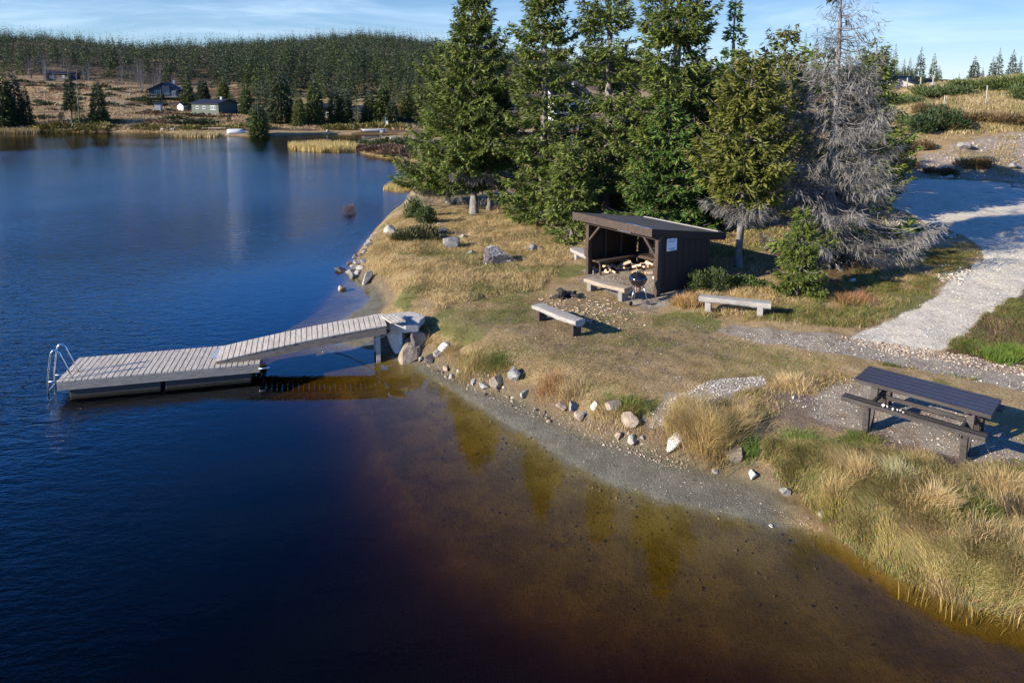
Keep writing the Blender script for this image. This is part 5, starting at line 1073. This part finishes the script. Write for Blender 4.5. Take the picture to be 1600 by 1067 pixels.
# ---- cabins
M_GRN = pmat('green_boards', (.075, .095, .075), (.10, .12, .095), 3, .8, .1); M_BLU = pmat('blue_grey_boards', (.028, .042, .052), (.045, .062, .075), 3, .8, .1)
M_BRN = pmat('brown_boards', (.05, .035, .035), (.08, .06, .055), 3, .8, .1); M_RF = pmat('dark_roof', (.010, .014, .026), (.018, .022, .036), 3, .7, .1, spec=.2); M_GL = pmat('window_glass', (.06, .08, .10), (.08, .10, .13), 3, .15, 0)
M_TRIM = pmat('white_trim', (.58, .58, .56), (.64, .64, .62), 3, .6, 0, c3=(.5, .5, .49)); M_YEL = pmat('yellow_plastic', (.65, .48, .03), (.72, .56, .05), 3, .5, 0, c3=(.5, .35, .03)); M_BOAT = pmat('pale_boat_hull', (.40, .40, .37), (.52, .51, .47), 3, .6, .1); M_SHUT = pmat('grey_trim', (.30, .31, .31), (.36, .37, .37), 3, .7)
def cabin(px, py, w, d, h, rise, rz, wm, label, wins=(), axis='x', trim=True, eave=.35, chim=True, porch=False, name='cabin'):
    l = Pg(px, py) if not isinstance(py, Vector) else py
    r = empty(name, l, rz); tag(r, label, 'cabin', None)
    MB().box((0, 0, h/2-.4), (w, d, h+.8)).build('wall', wm, r)
    m = MB()
    if axis == 'x':
        V = [(-w/2, -d/2, h), (w/2, -d/2, h), (w/2, d/2, h), (-w/2, d/2, h), (-w/2, 0, h+rise), (w/2, 0, h+rise)]; m.add(V, [(0, 4, 3), (1, 2, 5), (0, 1, 5, 4), (2, 3, 4, 5)])
    else:
        V = [(-w/2, -d/2, h), (w/2, -d/2, h), (w/2, d/2, h), (-w/2, d/2, h), (0, -d/2, h+rise), (0, d/2, h+rise)]; m.add(V, [(0, 1, 4), (2, 3, 5), (1, 2, 5, 4), (3, 0, 4, 5)])
    m.build('gable', wm, r)
    m = MB(); W2, D2 = w/2+eave, d/2+eave; th = .16
    if axis == 'x':
        for s in (-1, 1):
            z0 = h-rise*eave/(d/2)+.03; m.add([(-W2, s*D2, z0), (W2, s*D2, z0), (W2, 0, h+rise+.05), (-W2, 0, h+rise+.05), (-W2, s*D2, z0+th), (W2, s*D2, z0+th), (W2, 0, h+rise+.05+th), (-W2, 0, h+rise+.05+th)], [(0, 1, 2, 3), (4, 7, 6, 5), (0, 4, 5, 1), (0, 3, 7, 4), (1, 5, 6, 2)])
    else:
        for s in (-1, 1):
            z0 = h-rise*eave/(w/2)+.03; m.add([(s*W2, -D2, z0), (s*W2, D2, z0), (0, D2, h+rise+.05), (0, -D2, h+rise+.05), (s*W2, -D2, z0+th), (s*W2, D2, z0+th), (0, D2, h+rise+.05+th), (0, -D2, h+rise+.05+th)], [(0, 1, 2, 3), (4, 7, 6, 5), (0, 4, 5, 1), (0, 3, 7, 4), (1, 5, 6, 2)])
    rf = m.build('roof', M_RF, r)
    if chim: MB().box((w*.28, 0, h+rise+.35), (.5, .5, .9)).build('chimney', M_SHUT, rf)
    for (x, z, ww, hh) in wins:
        f = MB().box((x, -d/2-.03, z), (ww, .08, hh)).build('window', M_TRIM if trim else M_SHUT, r); n = max(1, round(ww/.6)); m = MB()
        for k in range(n): m.box((x-ww/2+ww*(k+.5)/n, -d/2-.075, z), (ww/n-.16, .02, hh-.22))
        m.build('pane', M_GL, f)
    return r
cabin(336, 177.5, 8.2, 5.6, 2.25, .75, R(-24), M_GRN, 'long green-grey cabin with white-framed windows and a dark low roof', [(-2.3, 1.35, .8, .7), (-.2, 1.35, .8, .7), (2.5, 1.35, 1.6, .9)])
c1_ = cabin(261, 152.5, 7.0, 7.5, 2.0, 1.7, R(14), M_BLU, 'blue-grey cabin with its tall gable facing the lake', [(.2, 1.9, .75, 2.2), (1.1, 1.9, .75, 2.2), (-1.4, 1.2, 1.6, 1.4), (2.6, 1.0, 1.0, 1.4)], 'y', False, .7)
MB().box((0, -5.0, .1), (7.8, 2.4, .15)).build('terrace', M_GREYW, c1_)
cabin(100, 126, 7.4, 5.0, 1.9, .45, R(-8), M_BRN, 'low flat-roofed brown cabin high on the open slope', [(-1.8, 1.0, 1.6, 1.0), (2.2, 1.1, .9, .8)], 'x', False, .5, False)
cabin(289, 172.5, 2.3, 2.4, 1.1, .6, R(-30), M_TRIM, 'small white-fronted shed left of the long green cabin', [], 'y', chim=False, eave=.15, name='shed')
cabin(248, 175, 1.3, 1.3, 1.7, .3, R(10), M_SHUT, 'tiny grey outhouse on the slope left of the white-fronted shed', [], 'x', chim=False, eave=.1, name='outhouse')
cabin(573, 186, 6.5, 5, 1.7, .9, R(-35), M_BRN, 'dark cabin with pale roof edges hidden between the far-shore spruces', [], 'x', False, .3, False)
cabin(512, 186, 4.5, 5, 2.3, .8, R(5), M_BRN, 'house corner with a lit pale window seen in a gap of the far-shore row', [(.6, .9, 1.0, 1.1), (-.9, 1.9, .8, .5)], 'x', True)
x = (883-800)/F*78; cabin(0, Vector((x, 78, 4.2)), 4, 4, 2.6, 1, R(20), M_TRIM, 'white-walled cabin glimpsed through the gap between two tall spruces', [(0, 1.5, .9, .9)], 'x')
x = (1411-800)/F*84; cabin(0, Vector((x, 84, PD(0, 138, 84).z)), 3.8, 4.5, .5, .7, R(25), M_GREYW, 'half-buried cabin roof poking above the bald hilltop', [], 'x', chim=False)
x = (1352-800)/F*58; o = MB().box((0, 0, .25), (2.0, 1.4, .9)).add([(-1.1, -.8, .7), (1.1, -.8, .7), (1.1, .8, .95), (-1.1, .8, .95), (-1.1, -.8, .78), (1.1, -.8, .78), (1.1, .8, 1.03), (-1.1, .8, 1.03)], [(0, 3, 2, 1), (4, 5, 6, 7), (0, 1, 5, 4), (1, 2, 6, 5), (2, 3, 7, 6), (3, 0, 4, 7)]).build('pump_house', M_SHUT, None, .01, (x, 58, gz(x, 58)))
tag(o, 'low grey hut with a pale lid on the slope left of the crossed stakes', 'hut')
# boats, boardwalk, post, car
def hull(L, W_, H_, mat, name, loc, rz, flip, label, seatm=None):
    n = 14; k = 9; m = MB(); vs = []
    for i in range(n):
        s = i/(n-1)*2-1; w = W_/2*max(.04, (1-abs(s)**2.6)) if s > 0 else W_/2*max(.5, 1-abs(s)**5*.5); x = s*L/2; kh = H_*(.10*s*s)
        for j in range(k): a = math.pi*j/(k-1); vs.append((x, w*math.cos(a), -(H_*math.sin(a)**.8)*(.75 if s > .8 else 1)+kh))
    m.add(vs, [(i*k+j, i*k+j+1, (i+1)*k+j+1, (i+1)*k+j) for i in range(n-1) for j in range(k-1)]+[tuple(range(k))], True)
    r = empty(name, loc, rz); o = m.build('hull', mat, r); sd_ = o.modifiers.new('thick', 'SOLIDIFY'); sd_.thickness = .04
    g = MB(); g.tube([vs[i*k] for i in range(n)], .035, 6); g.tube([vs[i*k+k-1] for i in range(n)], .035, 6)
    gn = g.build('gunwale', mat if not seatm else seatm, r); kl = MB().bar((-L/2*.8, 0, -H_-.02), (L/2*.75, 0, -H_-.01), .05, .06).build('keel', mat, r)
    if flip:
        for q in (o, gn, kl): q.rotation_euler = (math.pi, 0, 0)
    else:
        for q in (o, gn, kl): q.location = (0, 0, H_)
        for sx in (-.25, .2): MB().box((sx*L, 0, H_*.75), (.25, W_*.85, .04)).build('thwart', M_SHUT, r)
    tag(r, label, 'boat'); return r
def at(px, D, dz=0): x = (px-800)/F*D; return Vector((x, D, max(gz(x, D), 0)+dz))
hull(2.9, 1.35, .75, M_TRIM, 'boat', Pg(366, 210)+Vector((0, .6, .05)), R(15), True, 'white upturned boat lying on the far waterline with its bright reflection')
hull(4.2, 1.4, .5, M_BOAT, 'rowing_boat', Pg(582, 207.5)+Vector((0, .6, .05)), R(12), False, 'long pale grey rowing boat drawn up on the far bank')
hull(2.2, 1.1, .6, M_YEL, 'boat', Pg(53, 204)+Vector((0, .5, .05)), R(-20), True, 'bright yellow upturned boat on the far shore near the left edge')
q = Pg(604, 199); r = empty('marker_post', q); MB().bar((-.2, 0, -.1), (-.2, 0, 1.9), .12, .12).build('post', pmat('blue_paint', (.10, .18, .35), (.14, .22, .42), 3), r); MB().box((.15, 0, .55), (.38, .3, 1.1)).build('box', M_TRIM, r); MB().box((.15, 0, 1.13), (.44, .36, .06)).build('lid', M_TRIM, r); tag(r, 'blue post with a white box beside the bow of the grey rowing boat', 'post')
q0 = Pg(306, 203.5)+Vector((0, 0, .35)); q1 = Pg(362, 203.5)+Vector((0, 0, .35)); r = empty('boardwalk', q0); d = q1-q0; MB().bar((0, 0, 0), d, 1.0, .08).build('deck', M_DECK, r)
for s in (.1, .37, .63, .9): MB().bar(d*s+Vector((0, 0, -1)), d*s, .12, .12).build('post', M_DECKS, r)
tag(r, 'thin grey boardwalk along the far bank left of the white boat', 'boardwalk')
# parked car beyond the green cabin
q = Pg(391, 176.5); r = empty('parked_car', q, R(-15)); m = MB(); pr = [(-2.1, .35), (-2.1, .8), (-1.2, .92), (-.6, 1.42), (.9, 1.45), (1.6, .95), (2.1, .85), (2.1, .35)]; n = len(pr)
m.add([(x, y, z) for y in (-.85, .85) for x, z in pr], [tuple(range(n)), tuple(range(n, 2*n))[::-1]]+[(i, n+i, n+(i+1) % n, (i+1) % n) for i in range(n)]); m.build('body', M_TRIM, r, .05)
MB().add([(-.55, -.86, .95), (.95, -.86, .95), (.75, -.86, 1.36), (-.5, -.86, 1.36)], [(0, 1, 2, 3)]).build('window', M_GL, r)
for x in (-1.35, 1.35):
    for y in (-.8, .8): MB().tube([(x, y-.1, .33), (x, y+.1, .33)], .33, 16).build('wheel', M_RUB, r)
tag(r, 'white car parked right of the long green cabin, half hidden by trees', 'car')
# fence posts
FG_ = 'weathered fence posts on the slope above the road'
for i, (px, pb, pt_, lab) in enumerate([(1540, 166, 134, 'lone tall fence post standing nearest on the slope, right of the dark juniper'), (1475, 165, 150, 'short fence post sunk in the juniper thicket'), (1457, 138, 118, 'tallest white fence post on the hilltop ridge'), (1438, 135, 121, 'hilltop fence post right of the half-buried roof'), (1417, 137, 122, 'hilltop fence post standing in front of the half-buried roof'), (1386, 139, 124, 'hilltop fence post left of the half-buried roof'), (1371, 141, 128, 'leftmost fence post on the hilltop ridge'), (1356, 186, 168, 'fence post beside the low grey hut')]):
    l = Pg(px, pb); H = PD(0, pt_, l.y).z-l.z; o = MB().tube([(0, 0, -.3), (.01, 0, H*.5), (0, 0, H)], [.055*l.y/55, .05*l.y/55, .045*l.y/55], 7).build('fence_post', M_GREYW, None, 0, l); tag(o, lab, 'fence post', FG_)
l = Pg(1392, 190); k = l.y/F
for i, (x0, y0, x1, y1) in enumerate([(1400, 191, 1389, 159), (1381, 187, 1394, 168)]):
    a = Vector(((x0-1392)*k, 0, (190-y0)*k-.1)); b = Vector(((x1-1392)*k, .12*i, (190-y1)*k)); o = MB().tube([a, b], [.07, .05], 7).build('stake', M_GREYW, None, 0, l+Vector((0, -.15*i, 0))); tag(o, ['longer leaning stake of the crossed pair on the slope', 'shorter stake leaning against the longer one of the crossed pair'][i], 'stake', None)
